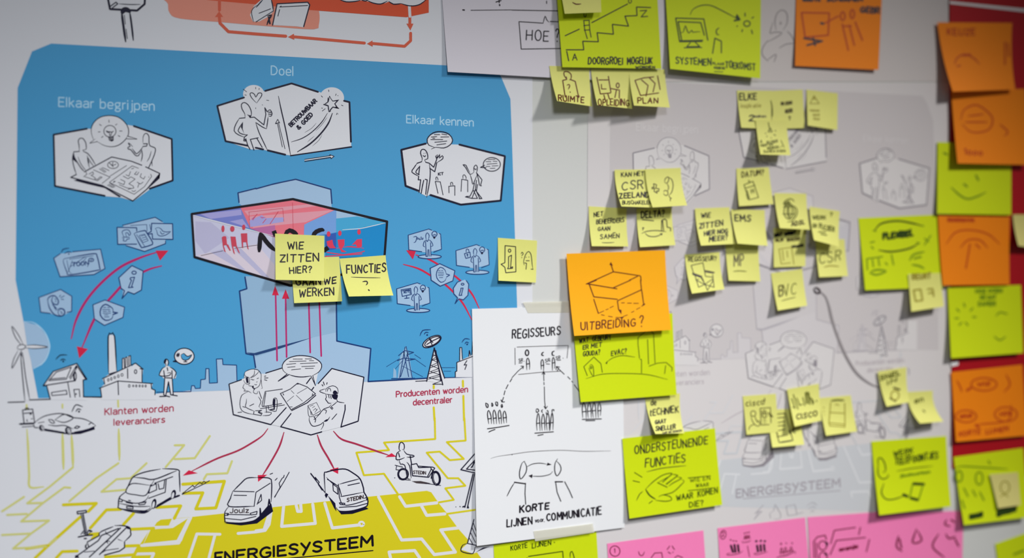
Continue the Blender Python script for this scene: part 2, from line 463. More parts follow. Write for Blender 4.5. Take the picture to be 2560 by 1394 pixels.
art('cycle_print', 1, 'orange process diagram with arrows', """
@ P s
f 419,-30 420,10 424,32 449,46 560,56 640,63 700,68 785,73 797,62 797,25 775,-30
@ o
F 517,-40 517,0 640,11 773,25 1016,43 1072,31.5 1072,-40
@ 00 26 o2
L 2185,100 2185,-30
L 2183,160 2190,230 2275,315 2549,338 2845,360
F 2140,170 2182,112 2222,168
@ 10 24
L 380,366 1080,428;1160,432 1480,460 1540,405 1540,330;1532,160 1532,240
F 318,368 378,335 382,396;1105,435 1160,402 1162,464;1498,235 1568,235 1538,302
@ 24 w
L 1527,60 1533,162
f 830,-60 850,5 900,18 990,16 1040,5 1090,10 1160,25 1230,38 1290,30 1330,15 1370,36 1440,32 1460,42 1530,58 1620,48 1690,-10 1700,-60
@ 9 k
S 830,-5 900,18 990,14 1040,2;1050,0 1090,10 1120,-5;1110,5 1160,28 1240,40 1310,10;1320,12 1370,42 1445,36;1445,35 1530,58 1620,48 1700,-5
@ w
F 165,250 208,36 515,18 535,45 475,272 400,262
F -60,150 -20,60 60,-10 150,-10 178,110 125,165 30,215 -30,215
@ 10 k
S 0,75 30,40 70,-5;150,-10 165,50 172,105 
L 165,250 210,38 515,22 535,48 475,265
@ 7
L 235,70 515,55;240,70 250,60;235,95 218,160;30,132 145,88;0,218 175,108
S -24,220 -44,110 10,50
@ 14
S 110,160 155,150 130,190 108,250;125,165 140,240
""", False)
art('meeting_print', 3, 'line drawing of two figures over a plan and a light bulb', """
@ A w
F 85,345 600,252 665,255 1210,195 1300,210 1875,410 1890,1030 1550,1165 1300,1345 1280,1345 1110,1295 870,1275 105,1120
e 938,290,280,240
@ 24 k
L 590,252 85,342 105,1120 860,1268;1300,212 1875,408 1890,1035 1540,1160
@ 12
S 700,440 665,350 655,250 700,150 800,75 930,52 1060,75 1160,150 1215,240 1215,350 1150,440 1060,505 960,525 850,505 750,450
L 720,410 635,470 745,445;1205,365 1345,408 1200,405
@ w
F 722,405 650,465 750,440;1200,370 1335,406 1195,400
@ 10 k
E 938,290,92,88
L 880,285 930,300 935,360;990,290 965,310 950,360;890,300 910,310 940,295 960,305 985,295
@ k
F 908,370 995,370 995,430 965,448 925,430
@ 9
L 922,120 925,155;780,185 808,205;1045,182 1022,195;760,300 790,300;1085,287 1122,287;835,368 810,385;1062,355 1090,370
@ 4 w
L 925,400 985,385;930,420 985,405
@ 12 k
S 475,590 470,500 458,440 480,400 530,400 570,460 580,520 575,565 525,575
S 525,575 545,600 600,625 660,700 720,800
L 475,595 390,602
S 390,602 372,690 385,800 430,945
S 390,610 400,680 450,770 520,870 610,940 690,990
@ 9
S 455,675 490,770 570,880 660,945
S 595,655 605,750 630,850;600,680 640,750 700,830
@ k
F 385,620 378,720 440,770 400,680;590,650 600,740 635,790
@ 12
S 1440,465 1440,380 1465,330 1500,325 1530,370 1530,440 1545,510 1620,540 1625,600 1590,700 1530,830 1480,900 1420,890 1420,830
L 1445,480 1505,478 1495,515 1440,520
S 1440,520 1400,580 1345,630 1310,600 1275,550
S 1425,570 1370,660 1320,650 1255,570 1215,560 1215,530 1245,520 1215,470 1240,480 1285,525
S 1420,570 1430,660 1410,750
@ 9
S 1565,590 1540,680 1500,750;1610,650 1575,740 1580,820
@ =k
F 390,1035 440,1020 820,1110 1110,1275 1080,1290 860,1150 600,1090;1560,1120 1690,1005 1640,985 1700,940 1500,1170
@ w
F 345,988 965,680 1260,745 1695,930 1500,1170 1285,1345 1110,1275 820,1110
@ 14 k
L 430,945 345,988 820,1110 1285,1345 1500,1165 1695,930 1480,830;1420,805 1265,745 965,680 550,905
@ 8
L 690,875 940,985 820,1080;940,970 1190,810
L 930,1065 1275,815 1370,850;1555,940 1570,975 1460,1130 1305,1245 930,1065
@ 9
E 985,800,82,55
L 930,770 990,830;985,760 970,810 1030,790
@ 8
L 780,860 860,915;805,850 880,905;825,840 925,885
L 900,1105 980,1145;920,1090 1000,1140;940,1075 1015,1130
L 560,980 750,1040 820,985 790,980 750,1020 700,1010
L 570,900 590,940 540,980;620,940 680,905 690,940 650,960;660,960 720,1000
L 1065,1065 1150,1100 1165,1050 1100,1020;1140,970 1215,1010 1255,980 1320,1015 1225,1085 1290,1120
L 1180,950 1225,970 1250,900;1265,860 1300,850;1310,940 1350,950 1375,910;1345,900 1310,940
L 1415,930 1395,980 1450,1015 1470,975;1290,1120 1300,1150 1210,1170;1350,1060 1400,1090 1440,1060;1360,1140 1380,1080
L 1080,1100 1200,1150 1260,1155;1270,1190 1300,1205 1330,1185
@ k
F 980,1075 1000,1040 1030,1050 1010,1060;1520,990 1535,965 1530,995
""")
art('goal_print', 3, 'line drawing of a figure with a heart and a star', """
@ B w
F 25,445 430,330 700,240 740,225 1145,110 1560,240 2025,395 2050,1060 1120,1200 1040,1190 780,1130 720,1115 520,1110 145,985
e 570,270,160,135;1755,330,185,160
@ 24 k
L 425,325 20,452 145,985 480,1055;600,1085 715,1110;785,1125 1050,1190;745,225 1145,112 1545,240;1940,375 2022,395 2045,995
@ 16
L 2055,1072 1130,1205
S 945,300 985,500 1060,830 1130,1200
@ 12
S 610,405 540,330 515,270 545,252 585,280 605,320 640,260 690,260 690,300 650,360 615,410
@ 8
L 415,200 465,240;435,285 460,290;602,170 602,195;655,185 652,205;765,365 800,370;700,435 705,440;602,480 602,495
@ 13
S 440,630 435,570 395,500 385,430 430,400 490,440 530,520 535,590 500,610 515,625
L 515,628 580,622 725,740
L 440,632 355,640
S 355,640 300,730 275,830 340,890 430,925
S 405,700 335,830 400,880 475,890
L 475,890 430,925 420,980 455,985
S 600,700 700,770 765,800
S 765,800 780,700 790,620
L 725,740 755,580 740,480 775,540
S 775,540 820,510 850,570 830,610 790,600
L 790,545 830,550;795,575 835,580
S 600,700 650,850 720,1000 780,1125
L 520,960 640,935
L 520,960 575,1120;620,945 700,1080;455,960 480,1050 515,1110
@ =k
F 410,690 375,770 430,880 405,800;465,580 540,600 520,630;420,960 460,940 460,985
@ 9
L 935,655 900,720 930,710 1005,1075;935,655 965,710 945,700 1045,1100
@ 6
L 905,725 935,715
@ 16
R 1140,770,1530,385,58|BETROUWBAAR
R 1330,740,1470,590,60|GOED
R 1250,815,1290,780,60|&
@ 15
S 1720,300 1700,390 1640,430 1700,450 1710,540 1770,470 1850,490 1800,420 1860,360 1770,380 1720,300
@ 12
L 1715,540 1735,530;1700,330 1695,390;1630,430 1690,450;1860,490 1810,470
@ 8
L 1706,210 1710,235;1595,300 1615,320;1820,270 1812,295;1845,295 1848,300;1900,440 1925,450;1655,495 1610,530;1600,485 1615,487;1825,585 1835,560;1845,570 1848,575
@ 12
S 1690,560 1600,700 1450,850 1300,945 1140,998
@ 20
S 1765,560 1700,720 1580,880 1420,1030 1230,1150
@ 5
S 1520,710 1450,790 1345,855;1610,880 1560,970 1460,1060;1490,910 1440,950 1385,1000;1685,625 1600,740 1510,830
@ 12 w
L 1345,1275 1740,1215
F 1725,1190 1790,1215 1740,1250
@ 9 k
L 1345,1292 1740,1232 1745,1250 1790,1215 1725,1190 1735,1205 1345,1262
""")
art('knowing_print', 3, 'line drawing of two talking figures with speech bubbles', """
@ !11 w
F 1450,95 1690,35 2020,45 2480,160 2438,602 2045,640 1730,545 1625,520 1490,455
@ 17 k
L 1690,35 1447,97 1490,455 1620,505;1735,545 2040,642 2437,602 2478,160 2025,45
@ w
F 1630,500 1735,540 1700,560 1640,530
e 1832,5,125,78
@ 9 k
S 1745,90 1775,70 1720,50 1705,-10 1760,-70 1840,-85 1920,-60 1958,0 1930,50 1870,78 1790,72 1745,90
@ 7
L 1775,-55 1830,-55;1850,-60 1900,-52;1745,-30 1800,-35;1840,-30 1920,-32;1740,-5 1860,-5;1780,22 1900,10;1800,48 1890,35;1760,-18 1780,-18
@ 9
S 1650,215 1655,180 1638,130 1650,95 1680,95 1705,130 1710,185 1680,195 1690,220
S 1660,150 1680,165 1690,150
@ 5
L 1672,130 1674,133;1690,128 1692,131
@ 9
L 1650,215 1605,230
S 1605,230 1570,280 1552,318 1620,360
S 1630,260 1590,320 1630,345
L 1620,360 1615,395 1640,395;1630,260 1620,345
L 1690,220 1725,230 1770,270 1800,190 1790,160
S 1790,160 1810,145 1800,190 1830,140 1825,180 1855,155 1860,185 1800,225
L 1800,225 1780,315 1730,280
S 1725,240 1735,300 1730,400 1700,570
L 1685,390 1705,395 1690,540;1660,440 1645,530;1640,395 1625,520;1670,400 1655,470
@ 7
T 1815,350,1865,345,24|ICT
S 1795,405 1790,380 1800,365 1812,390 1810,405
L 1785,412 1835,415 1862,545;1785,412 1812,530
S 1940,455 1938,425 1955,422 1962,455
L 1920,460 1980,455 1980,550;1920,460 1922,525
S 2062,385 2060,355 2075,345 2092,370 2090,395
L 2048,390 2108,400 2108,515;2048,390 2042,510
@ 8
S 2170,320 2170,270 2190,248 2205,275 2195,330
S 2175,280 2185,295 2195,282
S 2170,320 2130,340 2085,270 2060,245 2090,250 2100,270 2130,325
L 2195,325 2250,395 2235,455 2245,455;2200,335 2215,390 2225,450
S 2130,335 2150,400 2160,440 2200,350
L 2175,430 2160,500 2130,560 2095,560;2195,400 2185,490 2150,580 2085,565;2185,490 2230,585;2165,500 2205,580 2150,580;2205,440 2195,510 2250,582 2220,582
@ w
e 2348,242,85,68
@ 8 k
E 2348,242,85,68
L 2275,250 2235,272 2290,275
@ 6
L 2310,195 2380,190;2290,215 2340,215;2360,210 2400,212;2300,240 2400,232;2290,262 2330,262;2350,258 2410,255;2330,282 2380,280
""")
art('box_print', 3, 'large glass box drawing with red figures and three thick black letters', """
@ Cc v3
F 105,275 1120,540 1330,1150 700,960 130,795
@ v4
F 140,360 330,370 560,560 260,760 140,600;600,640 760,700 1100,1060 930,1010
@ pk
F 150,780 560,690 900,640 1330,1150 700,960 
@ v4
F 330,740 470,700 760,960 690,950;610,700 700,690 1050,1050 960,1030
@ v1
F 110,272 700,190 830,450 700,430
@ v2
F 200,268 700,215 710,280 330,330;560,360 720,330 800,440
@ rd
F 695,190 1340,95 1860,220 1500,400 1480,560 1120,560 820,450
@ rl
F 740,230 1620,140 1700,160 790,290;800,300 1840,220 1500,370 1120,410 850,440
@ ru
F 820,450 1120,405 1130,560
@ 5 hr
L 795,245 1215,200 1230,360;800,250 810,440;1335,130 1345,480
@ v2
F 805,350 960,280 1000,320 1225,310 1225,365 815,430
@ ru
F 830,330 900,270 850,350;930,300 1010,310 960,325
@ 7 hr
L 850,330 900,270;1060,390 1160,240;970,380 1010,330
@ c
F 1855,218 2490,360 2130,300 1870,325
@ bl2
F 1855,220 1875,225 1875,500 1740,520 1475,560 1480,400 1520,378 
@ bm
F 1872,325 2130,298 2490,375 2050,465 1872,495
@ bs
F 1872,495 2050,462 2490,385 2462,790 1750,810 1740,520
@ bd
F 1740,525 1872,500 1872,700 1740,720
@ 8 w
S 1950,462 2150,450 2300,420 2480,378
S 115,290 600,415 1130,545
@ hr
e 480,450,20,42;595,452,28,36;735,432,22,34
F 465,555 490,540 520,545 530,640 545,645 578,718 560,718 520,650 490,655 515,740 495,725 478,660;572,545 635,548 650,660 690,755 670,740 635,668 605,668 628,765 608,745 585,650;700,508 778,505 782,620 797,710 780,690 765,615 728,615 728,690 714,680
@ hs
e 1780,515,24,34;1918,505,22,34;2154,490,22,34
F 1755,605 1825,585 1840,650 1870,690 1800,690 1765,660;1890,585 1975,580 1975,650 1940,700 2000,735 1940,740 1900,660;2065,650 2130,580 2190,575 2190,670 2140,685 2110,640
@ 10
L 1760,740 1960,770 2180,740 2220,725;1740,790 2190,760;2010,670 2150,680
@ 6
L 1880,690 2060,665 2210,690
@ 4 e
L 210,780 480,720;620,690 900,650
@ 24 =kb
L 95,268 1340,85 2500,362 2468,790;1955,1010 1310,1150 130,797 95,268
@ 46 kb
S 942,495 938,560 925,738;950,505 1000,590 1060,660 1125,720;1105,475 1130,540;1240,520 1300,470 1400,520;1575,545 1630,485 1700,462 1722,480;1720,720 1775,682
""")
for a_ in ("""
@ P 5.5 m
S 178,847 190,800 215,752 252,708 300,668 350,644 392,630
@ r
F 389,626 421,626 400,651
""", """
@ P 5.5 m
S 405,664 370,674 320,700 285,735 240,790 205,868
@ r
F 192,865 220,872 198,895
""", """
@ 12 14 m
L 195,130 210,800
@ r
F 160,150 190,55 228,150
""", """
@ 12 14 m
L 295,170 305,765
@ r
F 258,185 295,90 332,185
""", """
@ 12 14 m
L 525,200 540,720
""", """
@ 12 14 m
L 630,200 650,755
""", """
@ 11 16 r
S 1590,1140 1750,1200 1920,1310 2030,1394 2150,1530 2225,1680
F 1495,1095 1592,1105 1562,1188
""", """
@ 11 16 r
S 1465,1235 1620,1280 1760,1360 1900,1450 2050,1610 2150,1790
""", """
@ 13 15 z
S 120,105 60,180 -60,260 -190,330 -400,410 -640,530
@ r
F -730,575 -670,520 -580,550 -640,560
""", """
@ 13 15 z
S 280,140 230,290 130,470 60,580
@ r
F 18,570 112,565 20,637
""", """
@ 13 15 z
S 610,165 650,280 720,400 790,530
@ r
F 735,515 820,492 818,558
""", """
@ 13 15 z
S 770,130 850,210 1000,260 1200,330 1320,370
@ r
F 1288,390 1350,350 1398,385
"""): art('arrow_print', 2, None, a_)
art('workers_print', 4, 'line drawing of a headset operator and a worker in a cap', """
@ D w
F 15,575 200,510 340,420 545,430 790,340 1100,180 1330,300 1270,600 1500,350 1975,480 1890,1115 1640,1200 1360,1270 1205,1315 765,1195 620,1165 80,1025
@ 14 k
L 195,515 15,578 78,1020 622,1165 845,920;550,418 785,345;915,1005 765,1195 1205,1315 1362,1270;1310,570 1508,352 1973,478 1890,1115 1640,1200 1700,950 1700,880
L 1140,570 1200,490;1215,665 1245,625
@ w
e 1077,318,288,152
@ 12 k
S 860,432 800,380 790,300 850,220 960,175 1080,165 1230,190 1340,260 1360,330 1320,400 1230,455
S 885,440 980,468 1090,475 1205,460
L 860,432 730,535 885,440
@ 9
L 1205,460 1270,600 1230,455
@ 8
L 945,215 1080,215;1120,212 1215,212;890,252 1135,243;1180,238 1245,238;850,292 985,280;1050,282 1300,268;865,335 975,325;1070,325 1260,315;920,372 1055,358;1120,352 1240,348
@ w
F 235,480 250,400 350,360 440,380 480,450 490,640 430,680 340,690 230,670
@ 8 k
S 230,470 250,400 340,362 430,370 480,430 480,500 490,600 500,640 480,640
S 310,490 370,470 430,420 450,385;330,480 380,440 385,370;240,440 270,480 300,480
S 225,500 250,480 300,480 310,570 260,575 225,520
S 240,570 215,630 250,660 230,680 290,680 340,710
L 330,510 355,510;355,520 378,515;420,500 445,490
S 425,540 415,555;380,580 405,590 420,580
S 320,560 300,600 350,610 380,640 420,630 460,590 480,500
S 380,640 370,700 420,720 430,680
@ k
F 255,490 290,480 300,560 270,565;345,605 375,600 370,650 350,630;370,640 400,640 380,670
@ 9
S 290,690 200,740 172,870 200,960 280,1000 380,1020
S 270,790 265,850 255,910 330,950 380,970
L 380,970 370,1015 480,1035 495,1000 440,980 490,960 400,965;440,990 480,1010
S 450,680 490,790;440,760 480,830 450,900 465,915
L 215,905 250,915;315,895 375,865;145,990 200,985
@ 9
L 500,900 495,880 540,685 790,650;520,895 550,700
L 500,905 780,860;470,935 820,880
S 650,870 660,790 705,785 715,870 700,970 650,965 590,950 660,935
L 555,905 560,990;585,900 590,940
S 530,985 630,990 600,1030 500,1035
@ k
F 650,870 662,795 690,790 680,950 600,955 665,930
@ 9
L 530,465 550,460;530,490 582,488;530,515 565,525
@ w
F 760,715 905,650 1010,565 1150,620 1270,720 1100,860 920,950
@ 10 k
L 760,715 905,650 1010,565 1150,620 1270,718 1100,850 915,950 760,715
@ 6
L 915,670 960,715;1005,715 1145,635;955,750 860,830;990,740 1080,825
@ 12
L 1275,740 1150,850 925,962
@ 8
L 795,715 810,740 805,720;1000,580 1025,578;1215,740 1235,735 1225,715;900,910 935,910
@ w
f 1330,680 1400,640 1440,620 1520,600 1590,640 1600,700 1590,790 1580,830 1480,850 1430,800 1415,720
@ 9 k
S 1420,645 1340,670 1340,690 1420,720
S 1420,690 1430,640 1520,602 1590,640 1600,720
S 1415,720 1500,735 1590,715
S 1440,690 1450,650 1480,640 1495,690
S 1420,725 1430,770 1415,795 1440,830 1460,855 1500,855
@ k
f 1525,720 1530,680 1560,670 1590,700 1590,720
f 1510,740 1590,725 1590,780 1560,805 1520,780
@ 9
L 1460,740 1470,780;1490,750 1500,790
S 1580,770 1590,830 1690,850
S 1500,870 1470,910 1390,940 1330,1010 1270,1080
S 1390,950 1430,960 1415,1010 
S 1590,830 1530,880 1500,900
L 1485,915 1515,945;1500,905 1525,930;1580,1010 1510,1090
S 1480,1050 1440,1110 1390,1120
@ k
f 1395,1115 1430,1090 1450,1090 1430,1120
@ 9
S 1185,1050 1180,1100 1210,1170 1260,1190 1350,1160 1385,1130 1385,1180 1350,1240
L 1250,1050 1275,1090 1265,1130;1270,1080 1250,1090
@ w
F 1160,890 1280,845 1345,970 1230,1030
@ 6 k
L 1160,890 1285,845 1345,965 1235,1030 1160,890;1260,1040 1340,1010;1190,900 1240,880
L 1225,920 1260,900;1240,960 1270,930 1290,960;1260,990 1300,940
S 1160,890 1165,1000 1185,1050 1240,1045 1250,1060;1200,970 1210,1030
@ 9
L 1365,585 1380,605;1385,545 1400,590;1440,555 1435,580
""")
def pal_icon(layer, label, name, cmds): art(name, layer, label, cmds)
pal_icon(3, None, 'tablet_icon', """
@ 01 c
F 535,1175 600,1130 1002,1085 1045,1275 940,1338 600,1362
@ 8 =d
L 600,1130 535,1175 598,1360 935,1338 1045,1278 1002,1085 725,1110
S 610,1120 630,1085 690,1075;640,1130 680,1110 715,1120
E 685,1133,3,3
@ 10 =d
S 640,1180 800,1150 940,1130 965,1150 992,1270 970,1295 700,1340 670,1320 630,1210 640,1180
@ 5
S 665,1190 690,1310 720,1325;690,1185 930,1150
L 700,1260 850,1160;790,1250 860,1170;680,1310 720,1200;870,1260 890,1220
@ 8
T 722,1258,880,1240,38|TOON
E 908,1192,25,17
L 903,1195 915,1188
""")
pal_icon(3, None, 'media_icon', """
@ 01 c
F 1225,845 1545,768 1640,830 1648,1030 1440,1108 1255,1050
@ 8 =d
L 1220,848 1545,768 1615,810;1648,1005 1648,1030 1440,1108 1255,1050
@ 5
L 1300,850 1460,840 1465,905;1490,840 1505,910
@ c
F 1168,868 1358,870 1360,1035 1172,1035;1510,825 1718,832 1722,988 1520,985
@ 9 =d
L 1165,868 1360,872;1360,1035 1172,1037 1165,868;1360,872 1362,905
L 1510,828 1718,832 1722,988 1520,985 1515,930 1445,942 1505,910 1510,828
@ 7
S 1215,965 1260,965 1290,968;1290,968 1285,985 1265,985 1255,1005 1225,1000 1235,980 1215,975
S 1235,965 1215,915 1240,895 1280,895 1300,930 1285,950 1275,925 1250,925 1262,965
S 1545,880 1575,870 1605,885 1620,905 1660,915 1700,910 1650,945 1600,955 1570,940 1560,900 1545,880
S 1595,905 1610,935 1640,925
@ c
F 1335,930 1440,900 1520,1025 1415,1068
@ 10 =d
S 1335,930 1370,915 1440,900 1460,920 1520,1020 1500,1045 1420,1068 1400,1055 1335,930
@ 5
L 1360,940 1440,1055;1385,950 1440,935 1475,1000 1425,1020 1385,950;1405,955 1440,945;1415,975 1450,965;1425,995 1460,985
""")
pal_icon(3, None, 'information_icon', """
@ 02 c
F 1185,-25 1315,-145 1425,-90 1410,100 1335,138 1270,120 1215,180 1225,105 1210,85
@ 9 =d
L 1335,138 1275,115 1215,182 1240,105 1205,80 1183,-25 1313,-145 1425,-92 1408,98 1335,138
@ 9
E 1335,-75,22,16
L 1300,-25 1340,-30 1310,65 1325,70 1280,75 1285,60 1310,0 1295,-10 1300,-25
""")
pal_icon(3, None, 'speech_icon', """
@ 02 c
F 925,245 1045,197 1240,268 1225,370 1040,450 940,385
@ 8 =d
L 925,245 1045,197 1240,268 1225,370 1040,450 940,385 925,245
@ 11
S 1125,320 1120,280 1050,240 1005,280 1000,350 1050,400 1110,385 1125,350
L 1125,318 1170,325 1125,342
@ 6
L 1030,272 1055,270;1070,270 1090,272;1020,292 1095,292;1025,310 1060,310;1075,308 1100,310;1025,328 1100,328;1040,345 1075,345;1040,365 1085,365
""")
pal_icon(3, None, 'telephone_icon', """
@ 02 c
F 385,175 605,92 715,160 713,310 600,365 500,330 405,318
@ 8 =d
L 500,330 405,318 387,172 603,92 715,160 713,310 668,320
@ 10
S 480,230 475,190 500,160 545,155 580,200 575,240 545,240 520,220 515,190 530,160
S 475,200 490,270 540,340 610,358 645,330 635,290 595,280 570,300
S 520,235 540,260 570,290
@ 6
E 610,320,32,34
L 590,165 605,148;605,175 640,155;608,190 635,192;540,270 560,300;545,185 560,195;550,210 560,215;600,310 620,320;605,330 625,335
""")
for nm, dx, dy, extra in (('person_icon', 0, 0, """@ 7 =d
S 1565,965 1600,960 1590,1010 1570,1020;1598,985 1610,970 1615,985 1605,990;1625,970 1628,990 1640,988;1645,960 1645,990;1655,975 1665,975 1655,988 1665,988
"""), ('person_icon', 475, 155, """@ 7 =d
S 1618,965 1620,930 1642,935 1645,965
L 1600,975 1655,960 1662,1010 1615,1022 1600,975
E 1630,985,5,5
L 1630,990 1633,1003
"""), ('person_icon', -115, 535, """@ 7 =d
L 1560,955 1655,940 1662,1000 1572,1020 1560,955;1572,965 1645,952 1650,992
L 1595,1040 1640,1035;1615,1010 1615,1040
T 1590,988,1640,978,18|ICT
""")):
    ext = extra
    def sh(s, dx=dx, dy=dy):
        out = []
        for ln in s.strip().splitlines():
            op, _, r = ln.strip().partition(' ')
            if op == '@': out.append(ln); continue
            if op in 'EeTt':
                nums, bar, tx = r.partition('|'); parts = []
                for p in nums.split(';'):
                    v = [float(q) for q in p.split(',')]; v[0] += dx; v[1] += dy
                    if op in 'Tt': v[2] += dx; v[3] += dy
                    parts.append(','.join(str(q) for q in v))
                out.append(op+' '+';'.join(parts)+bar+tx)
            else:
                out.append(op+' '+';'.join(' '.join('%g,%g' % (float(a.split(',')[0])+dx, float(a.split(',')[1])+dy) for a in p.split()) for p in r.split(';')))
        return '\n'.join(out)
    pal_icon(3, None, nm, sh("""@ !11 c
F 1517,945 1720,885 1840,935 1847,1085 1700,1120 1522,1095
@ 7 =d
L 1650,1110 1522,1092 1516,945 1720,885 1750,897;1825,930 1838,935 1847,1085 1770,1115
@ c
e 1730,1160,115,20
@ 8 =d
E 1730,1160,115,20
@ c
F 1690,1000 1665,1050 1690,1080 1695,1150 1745,1155 1740,1080 1762,1050 1740,1000 1720,990 1725,950 1705,925 1690,950
@ 7 =d
S 1695,990 1690,950 1705,922 1725,950 1715,990
S 1695,995 1675,1010 1665,1050 1685,1065;1720,990 1745,1010 1762,1048 1742,1060
L 1688,1010 1692,1080 1695,1155;1738,1020 1740,1090 1742,1155;1712,1090 1710,1155;1722,1090 1725,1155;1690,1155 1705,1158;1695,995 1705,1010 1718,992
E 1777,935,26,28
L 1765,945 1780,940 1790,945;1765,965 1775,980 1785,962
@ k
e 1777,970,10,10
""" + ext))
pal_icon(3, None, 'speech_icon', """
@ !11 c
F 1735,1275 1830,1230 1980,1300 1962,1400 1835,1453 1745,1394
@ 8 =d
L 1735,1275 1830,1230 1980,1300 1960,1400 1835,1453 1745,1394 1735,1275
@ 8
S 1895,1335 1880,1290 1835,1265 1800,1310 1800,1370 1840,1415 1880,1400 1895,1370
L 1895,1332 1928,1343 1898,1362
@ 5
L 1815,1298 1835,1298;1845,1298 1862,1298;1812,1315 1868,1315;1815,1332 1870,1332;1815,1348 1865,1348;1825,1368 1860,1368
""")
pal_icon(3, None, 'information_icon', """
@ !12 c
F 1965,80 2005,20 2080,-5 2118,40 2110,150 2065,195 2020,185 1985,230 2005,170 1975,140
@ 8 =d
L 2020,185 1983,232 2008,175 1970,135 1965,80 2005,20 2040,5;2095,5 2118,40 2110,150 2065,195 2020,185
E 2057,40,14,10
L 2040,80 2062,78 2045,145 2050,150 2022,152 2025,140 2040,95 2040,80
""")
art('turbine_print', 2, None, """
@ 02 c
F 235,410 380,450 470,560 498,650 480,750 420,840 330,885 270,650
@ 8 t
S 235,412 340,425 440,510 490,620 490,700 440,810 330,885
@ w
F 175,665 180,655 210,640 245,648 250,670 215,692 180,685
F 215,640 150,560 118,460 180,540 232,640;250,648 340,645 475,665 340,682 250,675;210,690 120,880 135,790 180,700
@ 7 k
S 232,640 180,540 118,458 150,560 210,645;250,650 350,645 475,665 350,680 250,672;180,700 135,790 118,878 160,810 212,700
S 172,680 180,655 215,640 250,650 250,672 215,690 172,682
@ w
F 205,720 225,720 295,1195 248,1200
@ 9 k
S 205,730 225,960 248,1200;225,720 255,960 297,1200
L 80,1215 245,1210;300,1190 495,1185
@ k
F 205,735 218,700 222,780
""")
art('house_print', 2, None, """
@ 02 w
F 430,1050 530,905 770,825 865,985 828,1000 835,1160 870,1195 500,1190 465,1055
@ 10 k
L 465,1050 500,1185;430,1050 530,908 765,828 865,985 828,993 832,1160;430,1050 750,1000;435,1052 465,1048
@ 8
L 485,1000 560,915 710,865 660,985 485,1000;495,985 650,970;690,970 760,850;700,985 770,860 850,980
L 675,1020 700,1165;830,1160 1010,1165
E 745,955,14,45
E 750,955,10,38
L 512,1118 660,1095 668,1135 518,1148 512,1118;735,1088 790,1085;735,1088 748,1165;790,1095 795,1160
@ k
F 740,870 770,840 765,880 755,890
E 757,1133,4,4
@ 9 k
S 555,790 600,745 670,745;600,800 625,785 655,795
E 630,808,4,4
""")
art('factory_print', 2, None, """
@ 02 w
F 1080,550 1110,540 1140,555 1165,915 1215,885 1215,780 1300,750 1310,860 1350,825 1425,885 1415,1015 1520,1025 1510,1085 1545,1095 1545,1150 1560,1190 1010,1190 1010,1160 995,1075 1040,1035 1020,980 1085,935
@ 12 k
S 1080,920 1078,560 1105,538 1140,555 1162,905
@ 9
L 1020,980 1160,915 1350,825 1425,885 1395,880;1415,890 1415,1010;1035,985 1042,1035
L 990,1075 1175,1003 1520,1028;1000,1075 1012,1160;1175,1010 1180,1140;1505,1030 1510,1080 1545,1095 1543,1140;1270,880 1272,975
@ 8
L 1218,880 1218,780 1235,775 1240,870;1250,865 1248,770 1265,765 1270,850;1285,845 1283,755 1300,750 1303,840
E 1350,910,12,20
@ 6
E 1078,992,8,14;1108,982,8,14;1142,968,9,12;1178,955,9,14;1215,942,11,14
E 1287,1052,9,14;1327,1052,7,9;1357,1052,7,11;1390,1052,7,11;1420,1053,7,11;1450,1053,7,11
@ 10
L 1085,935 1160,912;830,1160 1012,1162
""")
art('bystander_print', 2, None, """
@ 02 w
f 1650,780 1675,810 1665,850 1700,865 1755,920 1745,980 1715,985 1725,1140 1700,1150 1680,1010 1650,1150 1630,1140 1640,985 1585,945 1610,880 1650,855 1635,820
@ 9 k
S 1655,855 1650,830 1635,810 1650,785 1672,795 1678,830 1665,855
S 1650,860 1615,880 1585,945 1640,955 1690,945 1700,920 1665,925
S 1690,865 1720,880 1755,920 1735,970 1745,980
L 1630,900 1640,970 1715,975 1712,900;1640,975 1630,1140 1650,1150 1678,1010 1700,1140 1725,1140 1715,980;1650,1150 1690,1160;1590,1157 1650,1155;1700,1140 1765,1150;1665,870 1670,900
@ k
f 1630,820 1650,785 1660,790 1645,830
@ w
e 1835,757,98,80
@ 9 k
E 1835,757,98,80
L 1750,800 1725,808 1760,812
@ b
f 1805,745 1830,730 1850,750 1870,760 1910,740 1880,785 1840,795 1815,780
@ 8 k
S 1800,745 1830,728 1850,748 1875,758 1912,740 1880,785 1840,797 1812,780 1800,745
L 1845,795 1850,812;1830,812 1862,812
@ 8
T 1755,762,1785,760,34|#
""")
art('pylon_print', 2, None, """
@ !12 c2
F 1490,660 1435,760 1410,975 1560,975 1520,720;1370,870 1395,900 1400,970 1365,970
@ 7 =d
L 1485,665 1430,970;1495,660 1555,970;1420,750 1480,700 1570,718 1500,745;1410,800 1470,775 1585,785 1500,800;1470,710 1520,960;1515,720 1440,960;1350,980 1580,975
@ 4
L 1300,860 1430,780;1580,740 1640,780;1590,790 1690,860;1390,880 1460,800;1450,850 1660,960;1850,870 1980,870;1870,905 1940,905
""")
